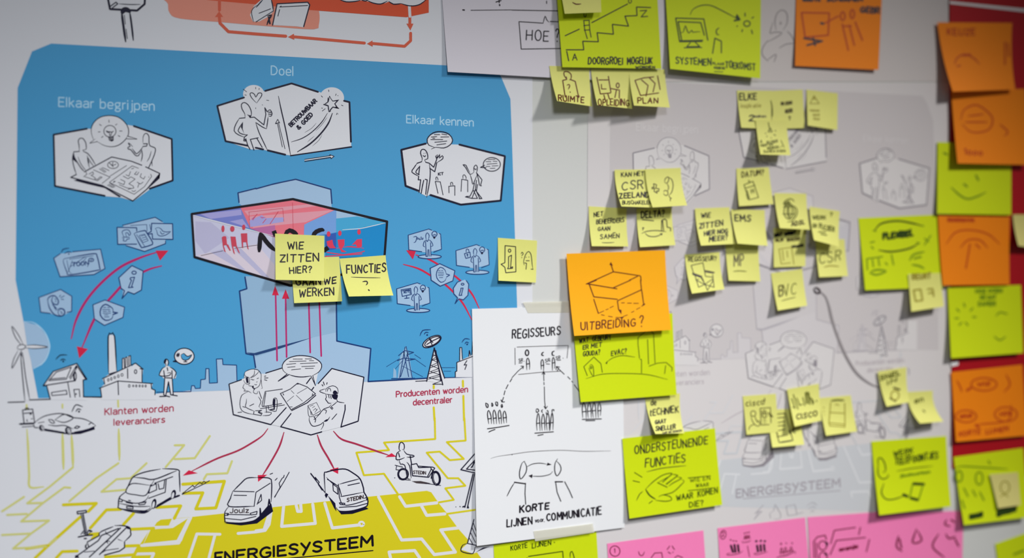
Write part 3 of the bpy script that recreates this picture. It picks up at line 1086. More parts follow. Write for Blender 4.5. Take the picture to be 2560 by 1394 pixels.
art('dish_print', 3, None, """
@ !12 w
F 1770,680 1700,1000 1860,1035 1880,960
e 1752,610,100,45,-28
@ 9 k
E 1752,610,100,45,-28
E 1757,610,85,34,-28
L 1730,580 1760,620;1765,600 1700,640;1765,600 1830,570;1725,575 1760,660
@ 10
L 1775,680 1700,1005;1780,690 1878,975;1775,680 1860,1040;1790,700 1840,1000
@ 6
L 1765,740 1800,760 1755,790 1810,820 1745,850 1820,880 1735,910 1830,940 1720,970 1850,1000 1760,1035 1860,1035;1755,760 1800,740;1750,800 1810,780;1740,870 1815,840;1725,930 1825,900;1715,985 1840,955
L 1590,1005 1700,1000;1820,800 1870,960
@ k
F 1765,670 1785,670 1780,700
""")
art('signal_print', 3, None, """
@ 12 8 =d
S 1633,555 1660,500 1740,492;1675,540 1690,518 1720,522
E 1705,545,4,4
S 2050,620 2080,582 2130,588;2080,635 2095,615 2120,625
E 2103,638,4,4
""")
art('plant_print', 2, None, """
@ !12 w
F 1985,965 1985,910 2000,905 2005,815 2025,800 2030,670 2048,670 2055,790 2120,760 2125,700 2140,750 2155,740 2160,610 2300,610 2300,965
@ 8 k
L 1985,962 1985,910 2000,905 2000,818 2180,750;2028,800 2030,670 2048,670 2055,785;2120,758 2125,700 2137,750;2150,740 2158,610
L 2100,800 2072,845 2098,840 2080,888
S 2180,1270 2190,1220 2170,1190 2185,1180
""")
art('battery_print', 2, None, """
@ 02 w
F 225,1290 325,1280 345,1420 240,1425
@ 9 k
L 225,1292 325,1282 345,1420 240,1425 225,1292;250,1285 258,1272 280,1272 285,1285;240,1325 320,1318
E 305,1330,6,6
@ 12
S 240,1425 190,1430 235,1435
@ 7
L 270,1385 265,1400 275,1405;310,1380 325,1378
""")
art('sports_car_print', 2, None, """
@ 03 =k
F 350,95 390,105 420,125 640,160 700,165 800,160 945,115 940,90 760,140 650,140 440,115
@ w
f 335,60 380,20 450,-20 560,-45 640,-40 700,-10 830,10 930,50 950,80 860,110 750,140 640,145 460,110 350,95
@ 9 k
S 335,60 380,18 450,-20 560,-42 640,-38 720,-5 830,10 920,50 955,80
S 335,60 345,95 385,95;440,110 640,145;740,140 860,120 950,80
S 545,20 640,-35 730,0 640,45 545,20
S 480,15 520,20 545,50 510,50 480,15
S 480,70 560,80 640,75 730,110
L 740,100 765,80 795,88 770,105 740,100;885,65 910,45 930,60
@ k
e 415,100,26,32,-25;680,128,32,40,-25
@ w
e 425,102,15,26,-25;688,130,18,32,-25
@ 5 k
E 425,102,9,18,-25;688,130,11,22,-25
@ 6
L 200,65 330,60;220,90 330,82;380,50 440,40
@ 9 k
S 715,-60 755,-130 825,-110;755,-60 775,-90 810,-80
E 787,-63,5,5
""")
art('front_van_print', 2, None, """
@ 03 =k
F 1200,905 1440,945 1510,900 1560,895 1690,815 1790,775 1750,760 1520,860
@ w
f 1180,860 1190,790 1250,730 1330,580 1420,540 1620,500 1770,515 1785,600 1790,740 1700,800 1540,890 1440,925 1200,900
@ 11 k
S 1250,735 1290,650 1330,585 1440,540 1600,508;1615,505 1770,515 1785,560 1792,735
S 1250,735 1190,790 1180,870 1200,905 1440,925 1500,890
S 1330,590 1430,600 1540,610 1760,525
@ 9
S 1540,610 1500,680 1450,770 1350,765 1255,740 1310,655 1490,670
L 1500,665 1480,750;1480,750 1560,715 1555,655 1500,680;1655,615 1645,740 1480,800;1575,655 1585,710 1630,700 1640,620;1540,650 1720,585
S 1250,740 1190,800 1350,850 1450,820 1480,770
L 1195,805 1220,820 1215,835 1190,830;1380,850 1455,835 1440,860 1385,865 1380,850;1255,840 1320,855
S 1185,850 1350,880 1500,880
L 1260,880 1325,885 1325,905 1262,900 1260,880;1565,870 1700,790;1280,820 1300,825
@ k
e 1533,855,24,52,12;1728,760,24,46,12
@ w
e 1528,865,12,36,12;1722,770,12,32,12
@ 14 k
L 1560,885 1700,805;1740,790 1785,772
@ 7
L 1815,755 1920,670 1935,690 1990,640 2010,655 2030,630 2050,645 2085,625;1815,760 2050,648
@ 10
S 1200,905 1300,930 1440,945 1520,895
""")
art('name_van_print', 2, None, """
@ 03 =k
F 2235,1050 2400,1070 2560,1050 2720,930 2700,850 2549,990
@ w
f 2240,980 2240,930 2280,880 2320,730 2460,600 2600,590 2680,600 2705,640 2700,840 2660,880 2600,960 2549,1010 2400,1040 2250,1030
@ 10 k
S 2320,730 2400,650 2460,600 2560,593;2549,593 2680,600 2705,650 2700,840
S 2320,725 2295,800 2280,880 2530,880;2280,880 2240,935 2240,1020 2260,1040 2450,1045 2549,1010 2600,960
@ 8
L 2330,730 2530,735;2330,770 2455,772;2530,880 2549,740 2690,650;2560,860 2600,760 2605,820 2570,850
@ k
L 2240,950 2275,950 2270,970 2240,970;2490,950 2560,930 2555,960 2500,965 2490,950;2260,960 2490,965;2245,1000 2400,1015 2549,980
@ 12 =k
L 2540,1030 2590,990 2590,900 2600,970;2610,950 2670,880 2680,810 2690,860
@ 9 dk
T 2290,945,2475,942,44|Joulz
@ 7 k
L 2735,790 2790,690 2780,650 2810,600 2825,590 2830,570;2735,785 2830,630 2880,540;2740,620 2760,600;2690,560 2715,550
""")
art('marked_van_print', 2, None, """
@ !13 =k
F 690,745 800,900 850,960 960,955 1120,905 1100,890 830,930
@ w
f 680,740 680,545 760,520 890,508 1035,605 1080,740 1110,800 1110,870 960,920 830,925 800,900 700,760
@ 11 k
S 690,740 680,560 700,540 800,515 890,510 960,545 1035,605 1070,700 1075,740 1110,800 1112,860 1080,890 950,925 830,925 800,890
@ 8
S 700,590 760,650 820,680 850,770 860,780 1070,740;830,660 900,640 1035,605
L 710,610 790,660;820,660 830,790 850,850;765,660 770,725 815,760 810,690 765,660;915,672 1030,648
S 850,850 900,870 1000,850 1105,815
L 830,845 885,850 880,865 840,862 830,845;1080,800 1105,790 1100,820;830,890 1000,880 1110,850
@ k
F 695,745 720,760 700,800 685,770;715,770 790,850 800,930 780,900
@ 7
L 545,550 600,620 590,590 630,640 620,660 660,720;545,555 690,745
@ 8.5 =dk
T 907,835,1068,802,34|STEDIN
""")
art('cargo_bike_print', 2, None, """
@ !13 =dk
F 1550,630 1640,628 1740,650 1700,658 1600,650
@ w
f 1400,400 1410,350 1425,320 1430,260 1450,242 1475,270 1470,310 1500,360 1575,380 1500,400 1500,440 1540,500 1545,600 1510,610 1470,500 1420,440
@ 9 k
S 1440,330 1425,310 1430,260 1448,242 1475,265 1475,310 1455,315
S 1440,325 1405,350 1395,410 1430,415 1480,395;1470,320 1500,360 1560,372 1575,382 1550,390 1500,390
S 1425,420 1440,460 1480,470 1510,600 1540,605;1500,440 1530,480 1545,600
L 1420,350 1430,390;1535,380 1550,460
@ 10
E 1465,560,52,56
E 1795,600,40,70,-8
@ 6
E 1465,560,42,46;1795,600,28,56,-8
L 1385,470 1460,490;1400,480 1395,515 1440,520
@ w
F 1545,465 1600,455 1760,490 1780,500 1730,590 1560,575
@ 9 k
L 1545,465 1600,455 1620,495 1760,490 1780,500 1720,590 1560,575 1545,465;1620,480 1760,490;1710,580 1745,510
L 1740,500 1775,540 1800,545;1745,600 1760,520
@ 13
S 1750,545 1810,545 1835,600 1825,650 1790,665
@ 7 =dk
T 1567,555,1690,562,30|STEDIN
@ 5 k
L 1430,610 1540,620;1680,650 1840,672;1380,595 1385,597
""")
art('road_sign_print', 2, None, """
@ !13 w
F 2040,515 2185,350 2350,530 2180,560
@ 10 k
L 2185,350 2040,515 2180,548 2350,530;2095,510 2185,415;2095,510 2180,520
L 2160,560 2080,890;2175,560 2105,895
@ 12
L 2150,490 2175,440;2060,885 2075,880;2110,880 2115,895
@ 7
L 2140,500 2145,485;2030,880 2035,885;1990,885 1992,886
""")
art('cone_print', 2, None, """
@ !13 w
F 2105,1250 2165,1010 2230,1010 2260,1260 2330,1300 2160,1350 2040,1310
@ 9 k
L 2105,1250 2170,1010;2110,1250 2200,1270
S 2105,1250 2060,1265 2040,1310 2060,1335 2160,1350 2180,1290 2200,1270
@ 7
L 2165,1050 2190,1120;2150,1090 2190,1180;2135,1140 2185,1240;2120,1190 2160,1260
@ =k
F 2180,1340 2260,1290 2330,1280 2230,1320
""")
art('pipe_print', 2, None, """
@ 03 w
f 750,1394 860,1290 870,1240 990,1170 1000,1130 1130,1075 1270,1075 1300,1110 1300,1170 1240,1240 1240,1290 1190,1325 1040,1370 880,1420
@ 11 k
S 985,1160 1010,1130 1130,1080;1140,1072 1220,1072 1290,1090 1300,1140 1300,1170 1240,1230
L 1240,1235 1240,1290 1190,1325 1040,1365;990,1170 870,1235
S 870,1240 850,1290 880,1290 875,1245
L 880,1290 980,1220 1010,1170 1180,1100;890,1385 1200,1095;990,1360 1260,1090;870,1300 770,1370 750,1394
@ 7
L 840,1335 940,1325;1040,1320 1180,1300;1030,1250 1070,1230;1060,1220 1095,1230;1060,1150 1110,1180;1050,1130 1060,1160;1060,1225 1075,1250 
@ k
F 1250,1085 1300,1090 1295,1110 1265,1105;990,1360 1060,1320 1020,1330;745,1370 775,1360 790,1394 750,1394;1165,1200 1190,1210 1230,1230 1180,1215
@ 10
L 850,1270 855,1290;985,1150 990,1170
@ 10 k
L 768,932 858,920 862,940 772,955 768,932
@ 7
L 805,955 845,1150;830,955 870,1160;820,960 855,1150
L 805,1160 830,1125 865,1150 890,1115 915,1125;820,1140 860,1165 900,1140
@ 12
L 780,1185 850,1170 920,1165;880,1120 915,1130;840,1200 860,1200
""")
# ------------------------------------------------------------------ wall
def box(name, x0, x1, y0, y1, z0, z1, m):
    mb = MB(); v = [(x,y,z) for x in (x0,x1) for y in (y0,y1) for z in (z0,z1)]
    mb.add(v, [(0,1,3,2),(4,6,7,5),(0,4,5,1),(2,3,7,6),(0,2,6,4),(1,5,7,3)], m)
    return mb.build(name)
tag(box('wall_back', -1.3, 2.2, 0.0, 0.06, 0.0, 2.6, mat('painted_wall', (214,216,212), .6, .02, 300, .05)), kind='structure')
tag(box('floor', -1.3, 2.2, -3.0, 0.06, -0.05, 0.0, mat('grey_carpet', (120,118,116), .9, .2, 400, .3)), kind='structure')

PAPER = mat('poster_paper', (226,228,233), .5, .01, 500)
poster, psurf = sheet('printed_poster', [(-95,-70),(1331,-60),(1331,1480),(-95,1560)], PAPER, .0006, n=(8,8))
tag(poster, 'large printed poster of an energy network with a blue sky and yellow ground', 'poster', )
def pieces(name, cmds):
    if name != 'circuit_lines': return [(name, cmds)]
    out = []; head = []
    for ln in cmds.strip().splitlines():
        op, _, r = ln.strip().partition(' ')
        if op == '@': head.append(ln); continue
        out += [('circuit_line', '\n'.join(head+[op+' '+q])) for q in r.split(';')]
    return out
ART = [(n2, ly, lab if n2 == nm else None, c2, gh) for nm, ly, lab, cm, gh in ART for n2, c2 in pieces(nm, cm)]
for i_, (nm, ly, lab, cmds, gh) in enumerate(ART):
    mb = MB(); draw(mb, cmds, psurf, 5e-5+ly*8e-5+(i_ % 9)*6e-6, cut=None, seed=len(nm), wmul=1.18)
    tag(mb.build(nm, poster), lab)

GP = mat('faint_poster_paper', (220,216,216), .6, .01, 500)
faint, fsurf = sheet('printed_poster', [(1470,207),(2374,207),(2379,1480),(1464,1560)], GP, .0005, n=(8,8))
tag(faint, 'pale grey faded print of the poster, covered with small yellow notes', 'poster')
gsurf = lambda x, y, z: onwall(x, y, .0005+z, GHOST_T)
for i_, (nm, ly, lab, cmds, gh) in enumerate(ART):
    if not gh: continue
    mb = MB(); draw(mb, cmds, gsurf, 5e-5+ly*8e-5+(i_ % 9)*6e-6, ghost=True, seed=len(nm))
    if mb.n: mb.build(nm, faint)
mb = MB(); draw(mb, """
@ 33 5 =e
L 0,0 1,0
@ 23 6 =e
L 2500,870 2420,950 2460,940 2410,1010 2490,930 2445,930 2500,870
@ !33
S 30,1000 20,950 60,920 70,860 100,910 125,950 120,1000 60,1005
L 180,880 270,862 290,960 200,970 180,880;290,955 350,940
S 385,880 440,840 490,870;400,910 440,880 475,900;420,940 440,920 460,935
""", fsurf, 3e-4, ghost=True); mb.build('symbol_print', faint)
mb = MB(); draw(mb, """
@ 32 26 gr
S 520,115 570,160 605,250 640,400 700,580 780,760 880,920 1000,1020 1110,1070
@ 20 =dk
S 455,85 470,120 510,130 515,100 480,75 455,85
""", fsurf, 6e-4); tag(mb.build('marker_line', faint), 'thick grey hand-drawn curve with a dark ring at its top')

faint2, f2 = sheet('plain_sheet', [(1655,-70),(2366,-70),(2372,204),(1650,204)], mat('upper_sheet', (212,206,204), .6, .01, 500), .0005, n=(6,4))
tag(faint2, 'pale sheet above the faded poster with a faint sketched figure', 'paper sheet')
mb = MB(); draw(mb, """
@ 20 10 gr
S 2549,400 2500,470 2490,540 2549,610
@ 30 10
S 80,300 70,200 100,120 150,100 190,140 190,230 150,300
S 130,210 120,240 140,230
S 50,220 20,330 60,320 140,330 30,400 -20,420
S 190,310 230,350 270,430;270,430 180,440 110,480
S -10,600 80,540 60,620
""", f2, 1e-4); tag(mb.build('figure_drawing', faint2), 'faint grey line sketch')

red, rsurf = sheet('panel', [(2374,-80),(2720,-100),(2730,1205),(2382,1170)], mat('red_panel', (176,14,28), .5, .02, 500), .002, n=(6,10), thick=.0015)
tag(red, 'dark red panel at the right behind the column of orange and green notes', 'panel')
mb = MB(); draw(mb, """
@ P wh
F 2374,3 2720,38 2720,48 2374,9
""", rsurf, 2e-4); tag(mb.build('stripe', red), 'thin pale stripe')
mb = MB(); draw(mb, """
@ P wh
F 2378,905 2396,902 2396,912 2378,916
""", rsurf, 2e-4); tag(mb.build('torn_scrap', red), 'small pale paper scrap')

# ------------------------------------------------------------------ paper sheets
WP = mat('white_paper', (236,238,240), .6, .01, 500)
o, s_ = sheet('paper_sheet', [(1101,-60),(1662,-60),(1662,210),(1119.5,179.5)], mat('lilac_white_paper', (222,218,226), .6, .01, 500), .002, .004, .35, n=(12,8))
tag(o, 'white sheet with a question in a speech frame, behind the staircase note', 'paper sheet')
mb = MB(); draw(mb, """
@ 20 9 =kp
L 0,100 460,108;70,215 310,230;380,213 560,220;70,215 92,488 500,482;345,10 345,35
S 310,230 330,160 345,195 370,222
@ 13
t 145,400,365,405,100|HOE
t 435,405,465,405,120|?
@ 10 7
L 2140,102 2549,98
@ 14
L 2060,98 2075,100;2425,45 2427,55
@ 11
L 2390,20 2440,5;2420,-10 2422,25
""", s_, 2e-4, cut=12); tag(mb.build('writing', o))

o, s_ = sheet('paper_sheet', [(1180,771.5),(1556,763),(1561.5,1318),(1192,1364)], WP, .0022, .0035, .5, n=(12,14), e=2.6)
tag(o, 'white portrait sheet with sketched people, arrows and large handwriting', 'paper sheet')
mb = MB(); draw(mb, """
@ 22 15 =kp
t 5,580,480,540,85|REGISSEURS
@ 6 =dk
L 50,665 330,655 560,650 548,775;30,675 32,840;65,938 300,915 485,905
@ 13 =kp
E 150,722,17,28
S 318,715 300,725 298,745 318,750;425,705 402,715 402,745 425,750
@ 10
S 148,895 145,800 160,775 175,820 175,890;292,890 290,810 305,790 315,830 315,905;403,900 402,790 415,770 428,820 425,880
L 145,835 172,830;292,850 318,845;403,825 428,818
@ 7
t 68,815,105,810,32|SR
t 330,820,375,810,32|SR
t 437,790,480,785,32|SR
L 70,825 100,822;340,832 375,835;450,797 485,795;120,805 122,807;380,800 382,802;508,775 510,777
@ 8
L 0,970 60,905 115,858;90,855 115,855 110,880;315,905 318,1000;318,1015 320,1040;322,1060 325,1200 335,1280;320,1255 335,1280 352,1255;300,935 315,910 328,935
L 442,860 520,935;440,890 442,858 475,865;450,905 465,875;555,960 580,985;595,1005 605,1015;620,1040 672,1110;640,1070 645,1075
@ 11
S 240,1290 245,1280 262,1285 265,1305 245,1315 240,1290;308,1285 295,1300 305,1320;345,1300 355,1295 360,1320 345,1335 340,1310;400,1320 400,1290 418,1290 415,1305
@ 12 9
L 2548,980 2530,1010;2510,1040 2490,1080;2480,1100 2470,1140;2465,1165 2450,1210;2440,1190 2450,1212 2475,1210
@ 11
S 2285,1220 2295,1260 2310,1265 2310,1235 2285,1220;2345,1235 2350,1255 2360,1245 2350,1220 2345,1235;2385,1210 2390,1240 2405,1250 2405,1215 2385,1210;2440,1240 2445,1265 2455,1260 2450,1235 2440,1240
@ 13 10
S 2318,60 2305,-40 2318,-75 2340,-20 2345,60;2370,62 2360,-40 2372,-80 2390,-30 2395,60;2425,60 2412,-40 2428,-80 2440,-30 2445,60;2470,55 2460,-30 2475,-70 2490,-30 2495,50
L 2312,10 2340,5;2365,5 2392,0;2418,5 2442,0;2465,0 2495,-5
L 2305,108 2400,95 2520,75;2320,140 2350,125 2380,115
@ !23
S 250,128 245,40 258,-45 272,-10 280,130;300,128 295,30 308,-40 322,0 328,125;350,125 340,30 355,-45 370,-5 372,128;380,125 385,30 400,-55 410,10 408,120
L 248,55 280,50;298,55 328,50;345,55 372,50;385,50 410,45
L 228,152 413,138;258,175 310,165
L 0,365 2,365
@ !22
S 705,1370 700,1270 715,1215 735,1280 740,1375;760,1370 752,1280 770,1215 785,1270 790,1370;810,1370 800,1280 818,1215 832,1270 835,1370;860,1370 855,1270 870,1215 885,1270 880,1350
L 700,1310 740,1305;755,1305 788,1300;803,1300 835,1295;855,1300 885,1295
L 700,1385 890,1380;735,1398 825,1396
@ 23 5 =dk
S -213,405 -150,385 0,362 200,335 480,322 720,332 985,328
@ 10 =kp
S 130,430 100,450 75,540 80,600 100,600 140,540 145,480 120,430
S 455,405 430,450 425,520 440,570 460,570 488,520 480,470 445,430
@ 8
S 145,490 200,460 280,450 345,460;405,530 380,560 300,580 200,580
@ =kp
F 345,475 355,445 395,465;165,575 205,560 200,600
@ 12
L 25,640 135,655;430,635 505,635
@ 9
L 135,650 130,750 137,860;435,640 450,740 487,830;525,635 570,720 603,795
S 25,645 -10,700 -50,780
@ 18
t 80,940,365,905,62|KORTE
@ 15
t -50,1088,200,1055,72|LIJNEN
@ 9
t 232,1040,325,1030,36|voor.
@ 16
t 350,1025,890,960,72|COMMUNICATIE
""", s_, 2e-4, cut=12); tag(mb.build('writing', o))

TAPE = bpy.data.materials.new('masking_tape'); TAPE.use_nodes = True
b_ = TAPE.node_tree.nodes['Principled BSDF']; b_.inputs['Base Color'].default_value = (*s2l((240,238,222)), 1)
b_.inputs['Roughness'].default_value = .45; b_.inputs['Alpha'].default_value = .5
for px, lab, z in (([(1307,755),(1424,752),(1424,781),(1320,782)], 'translucent cream tape across the top of the white portrait sheet', .0026),
                   ([(1334,1327),(1482,1308),(1486,1330),(1338,1352)], 'translucent cream tape at the foot of the white portrait sheet', .0066)):
    o, s_ = sheet('masking_tape', px, TAPE, z, n=(6,3)); tag(o, lab, 'tape', 'strips of tape on the white sheet')

# ------------------------------------------------------------------ sticky notes
NC = {'Y': (226,226,126), 'G': (208,226,16), 'O': (255,176,14), 'R': (246,136,12), 'P': (252,134,190), 'W': (218,210,128)}
for k_, c_ in NC.items(): mat('note_'+k_, c_, .6, .025, 260, .03, .2)
def note(col, fr, corners, z0, L, k, bow, label, cmds='', e=2.0, group=None, seed=3):
    o, s_ = sheet('sticky_note', topx(fr, corners), MATS['note_'+col], z0, L, k, e, bow)
    tag(o, label, 'sticky note', group)
    if cmds:
        mb = MB(); draw(mb, cmds, s_, 1.6e-4, cut=9, seed=seed)
        if mb.n: mb.build('writing', o)
    return o
SM = 'small yellow notes'; LG = 'large lime notes'; OG = 'large orange notes'; PK = 'pink notes along the foot'

note('Y','11',[(345,1172),(828,1160),(858,1604),(380,1622)],.0024,.007,.1,0,'yellow note tucked under another, on the foot of the glass box drawing',"""
@ 12 15 kp
t 400,50,640,42,75|GAAN
t 675,48,795,25,60|WE
@ 14
t 432,165,775,145,72|WERKEN
""", group=SM)
note('Y','11',[(190,930),(680,952),(678,1400),(195,1390)],.0040,.011,0,0,'yellow note asking who sits here, stuck over the black letters of the glass box',"""
@ 11 14 kp
t 320,1085,470,1080,68|WIE
@ 15
t 238,1212,625,1205,72|ZITTEN
@ 14
t 335,1325,550,1318,62|HIER?
""", group=SM)
note('Y','11',[(832,1180),(1290,1145),(1368,1546),(925,1556)],.0024,.016,.2,-3,'yellow note with one underlined word and a question mark on blue',"""
@ 11 15 kp
t 905,1325,1290,1310,78|FUNCTIES
@ 7
S 945,1362 1080,1368 1240,1370
@ 12 12
S 1060,15 1100,10 1110,30 1095,50
L 1120,95 1128,102
""", group=SM)
note('Y','11',[(2408,972),(2799,1000),(2787,1418),(2415,1398)],.0014,.006,.3,0,'yellow note with an information sign and a puzzled face',"""
@ 11 9 kp
L 2480,1050 2585,1060 2588,1310 2488,1320 2478,1265 2440,1235 2478,1220 2480,1050
E 2525,1100,13,16
L 2515,1160 2545,1145 2535,1270 2555,1260 2555,1275 2505,1280 2515,1260 2515,1160
@ 21 8
S 90,1135 100,1115 112,1130 95,1155
L 97,1168 98,1170;125,1222 145,1225 140,1285;140,1200 172,1200
S 125,1245 115,1215 135,1140 165,1108 190,1140 200,1230 208,1285
L 190,1284 210,1286;140,1165 141,1167;168,1163 169,1165
""", group=SM)
note('G','20',[(438,-160),(1442,-150),(1488,685),(502,668)],.0075,.004,.2,0,'lime note with a staircase sketch and a climbing figure at the top edge',"""
@ 20 11 kp
L 540,495 715,495 705,410 860,415 848,325 1010,340 1000,242 1160,260 1125,160 1245,155 1240,70 1380,75
L 545,510 565,605;795,225 1150,40;530,355 670,290
t 605,600,650,598,62|A
t 1285,165,1350,160,58|Z
@ 9
S 715,130 720,165 735,165 740,135
L 712,205 768,202;715,205 725,300 750,385;768,200 775,300 788,370;715,255 770,248;720,300 772,297
@ 8
E 1175,10,15,22
@ 14
t 760,635,1100,640,65|DOORGROEI
t 1150,640,1395,635,65|MOGELIJK
@ 10
t 1230,680,1420,680,22|WORDEN
""", group=LG)
note('Y','20',[(480,-110),(880,-120),(890,122),(525,137)],.0125,.006,0,0,'yellow note cut by the top edge with a drawn smile, on the staircase note',"""
@ 20 12 ko
S 600,22 640,42 690,38
""", group=SM)
note('G','20',[(1525,-110),(2480,-110),(2472,780),(1575,685)],.0045,.008,.1,0,'lime note with a monitor, a small figure and a curved arrow',"""
@ 20 12 kg
L 1630,180 1910,188 1950,400;1630,180 1670,415 1895,412;1655,215 1690,400;1655,215 1880,225 1915,350
@ 10
L 1670,405 1900,400;1775,425 1740,465 1870,462 1825,420;1715,475 1890,472
S 1675,320 1705,320 1725,255 1740,290 1760,330 1790,300 1800,320 1850,315 1875,318
S 1775,150 1800,95 1880,55 1980,55 2100,110 2250,190
@ 18
L 2215,205 2268,195 2240,150;2230,170 2255,200
@ 12
E 2340,235,32,28
L 2320,130 2322,160;2390,180 2405,170;2240,262 2245,258;2295,295 2290,315;2385,300 2395,335
S 2065,275 2035,300 2040,340 2065,345
L 2020,385 1998,530;2020,380 2085,410 2085,525
@ 14
t 1635,630,1980,650,62|SYSTEMEN
@ 8
t 2000,640,2110,650,22|KLAAR
t 2010,685,2120,690,22|VOOR DE
L 2015,712 2100,715
@ 14
t 2125,670,2420,700,62|TOEKOMST
""", group=LG)
for col, cs, lab, cm in (
 ('Y',[(372,655),(770,665),(800,1060),(450,1005)],'yellow note under the staircase note, with a question mark in a figure',"""
@ 20 11 ko
S 545,790 520,750 520,715 560,715 590,745 585,790 570,795
L 505,800 545,790 540,765;505,800 530,965;580,790 630,810 665,970
S 545,850 565,840 575,855 560,890
L 578,915 580,918
@ 13
t 465,1000,715,1020,55|RUIMTE
"""),
 ('Y',[(785,680),(1172,690),(1200,1083),(850,1045)],'yellow note under the staircase note, with a board and a seated figure',"""
@ 20 11 ko
L 845,770 880,935 980,925;865,795 955,795;960,760 985,920
t 895,885,940,885,45|L
L 915,945 930,1000;955,935 970,985;980,880 1060,895
E 1053,850,15,24
L 1040,895 1025,970;1070,895 1068,975
@ 12
t 860,1045,1165,1052,60|OPLEIDING
"""),
 ('Y',[(1165,690),(1520,690),(1572,1070),(1215,1050)],'yellow note under the staircase note, with a folded map',"""
@ 20 11 ko
L 1225,800 1280,950 1460,925;1225,800 1310,775 1410,765;1290,795 1355,850 1335,955;1365,770 1425,830 1405,915;1450,755 1475,890
@ 13
t 1255,1025,1450,1025,52|PLAN
""")):
    note(col, '20', cs, .0060, .016, .35, -2, lab, cm, group=SM)
note('R','30',[(282,-150),(1140,-150),(1100,695),(270,655)],.0014,.004,-.2,0,'orange note with a monitor and pointing figures, at the top edge',"""
@ 30 16 op
L 335,125 610,130 600,350 370,370 335,125
E 745,160,22,42
E 840,140,20,45
L 740,240 800,500;810,250 860,450;870,220 940,400;570,230 700,160;760,260 830,260
@ 20 =dk
t 350,10,520,10,40|GROTE
t 590,10,940,10,40|SCHERMEN
t 920,125,1110,130,55|GEBR
L 360,380 540,410;450,380 470,450;390,450 520,415
@ 24
L 530,230 550,235
""", group=OG)
note('Y','E',[(155,180),(760,185),(760,850),(232,828)],.0014,.005,.4,-1,'yellow note with a bold word and a large number two',"""
@ E 24 =kb
t 205,345,490,335,110|ELKE
@ 12 yl
t 225,480,570,475,65|inspiratie
@ 26 =kb
t 360,715,440,715,95|2
@ 12 =dk
t 460,650,660,650,45|weken
@ 20 =kq
S 745,350 770,480 775,640
""", group=SM)
note('Y','E',[(752,188),(1300,165),(1340,835),(770,850)],.0011,.003,-.4,0,'yellow note with short blurred words, right of the number-two note',"""
@ E 20 =kq2
t 930,435,1110,420,50|IN EEN
t 1000,570,1120,560,55|KEER
t 1060,690,1090,690,60|?
""", group=SM)
note('Y','E',[(480,690),(1015,700),(1090,1310),(565,1295)],.0068,.013,.2,-1,'yellow note hanging below the number-two note with a beaming lamp and small scribbles',"""
@ E 16 kq
L 705,740 720,830;700,900 770,900 735,830 700,900;650,930 660,925;820,880 835,885;675,975 680,985;750,1005 755,1010;800,950 830,965;740,830 730,870
@ 14
t 560,1100,600,1095,55|A
t 680,1110,860,1085,45|BLIJVEN
t 570,1160,780,1140,40|HIER OM
t 680,1215,880,1185,45|WERKEN
t 620,1265,1000,1250,38|SAMEN DOEN
S 920,1040 945,1100 970,1130;905,1190 960,1130 980,1190
""", group=SM)
note('Y','E',[(1368,165),(1912,230),(1905,870),(1390,790)],.0014,.007,.3,0,'yellow note with a small pyramid sketch at upper right',"""
@ E 14 yl
L 1430,410 1500,270 1590,410 1430,410;1470,330 1530,330;1500,270 1500,330
@ 12
t 1430,540,1590,550,40|samen
t 1480,620,1590,625,50|aaa
t 1490,690,1590,695,50|aaa
""", group=SM)
# yellow pair with a telephone
note('Y','21',[(1022,295),(1400,290),(1440,672),(1090,660)],.0030,.016,.3,-4,'yellow note with a four-line question, left half of the pair beside the handset drawing',"""
@ 21 10 kp
t 1090,365,1310,352,40|KAN HET
@ 13
t 1095,495,1305,485,78|CSR
@ 14
t 1070,578,1362,568,50|ZEELAND
@ 9
t 1100,638,1385,638,34|BIJSCHAKELEN
""", group=SM)
note('Y','21',[(1328,290),(1680,276),(1745,650),(1400,670)],.0052,.0155,0,-4,'yellow note with a plus sign and a telephone handset',"""
@ 21 9 kq2
L 1415,435 1440,445 1432,480 1465,485 1460,510 1440,505 1445,528 1415,510 1420,480 1395,485 1395,470 1415,470 1410,435
S 1520,420 1525,385 1555,365 1560,400 1540,430 1520,420
S 1555,370 1590,390 1605,450 1590,520 1560,550
S 1545,430 1560,470 1550,505
S 1510,520 1520,500 1550,510 1550,545 1525,550 1508,530
S 1560,550 1580,580 1590,575 1575,590 1580,610
""", group=SM)
note('Y','21',[(765,658),(1142,680),(1158,1058),(795,1055)],.0014,.008,.4,-2,'yellow note with a short four-line text ending in an underlined word, above the orange note',"""
@ 21 10 kp
t 818,765,905,750,42|NET
t 840,835,1115,815,42|BEHEERDERS
t 855,905,975,895,36|GAAN
t 882,985,1068,970,45|SAMEN
@ 7
S 893,1020 950,1022 1020,1018
""", group=SM)
note('Y','21',[(1240,680),(1590,675),(1628,1045),(1275,1065)],.0014,.009,.3,-2,'yellow note with a tower skyline and a curved double arrow',"""
@ 21 14 kp
t 1290,775,1515,755,62|DELTA?
@ 9
L 1298,792 1410,803;1490,900 1490,800 1520,785 1540,800 1545,865 1580,875 1578,905;1500,800 1510,900
S 1290,930 1340,908 1440,900 1535,912;1325,925 1360,955 1430,960 1495,935
F 1470,930 1500,925 1492,950
t 1297,895,1312,893,24|?
""", group=SM)
note('Y','21',[(1823,680),(2165,668),(2228,1032),(1882,1050)],.0028,.013,.3,-3,'yellow note asking in four lines who else sits here',"""
@ 21 11 kp
t 1888,775,1975,765,45|WIE
@ 13
t 1865,880,2100,850,50|ZITTEN
t 1915,950,2145,925,42|HIER NOG
t 1965,1010,2145,990,48|MEER?
""", group=SM)
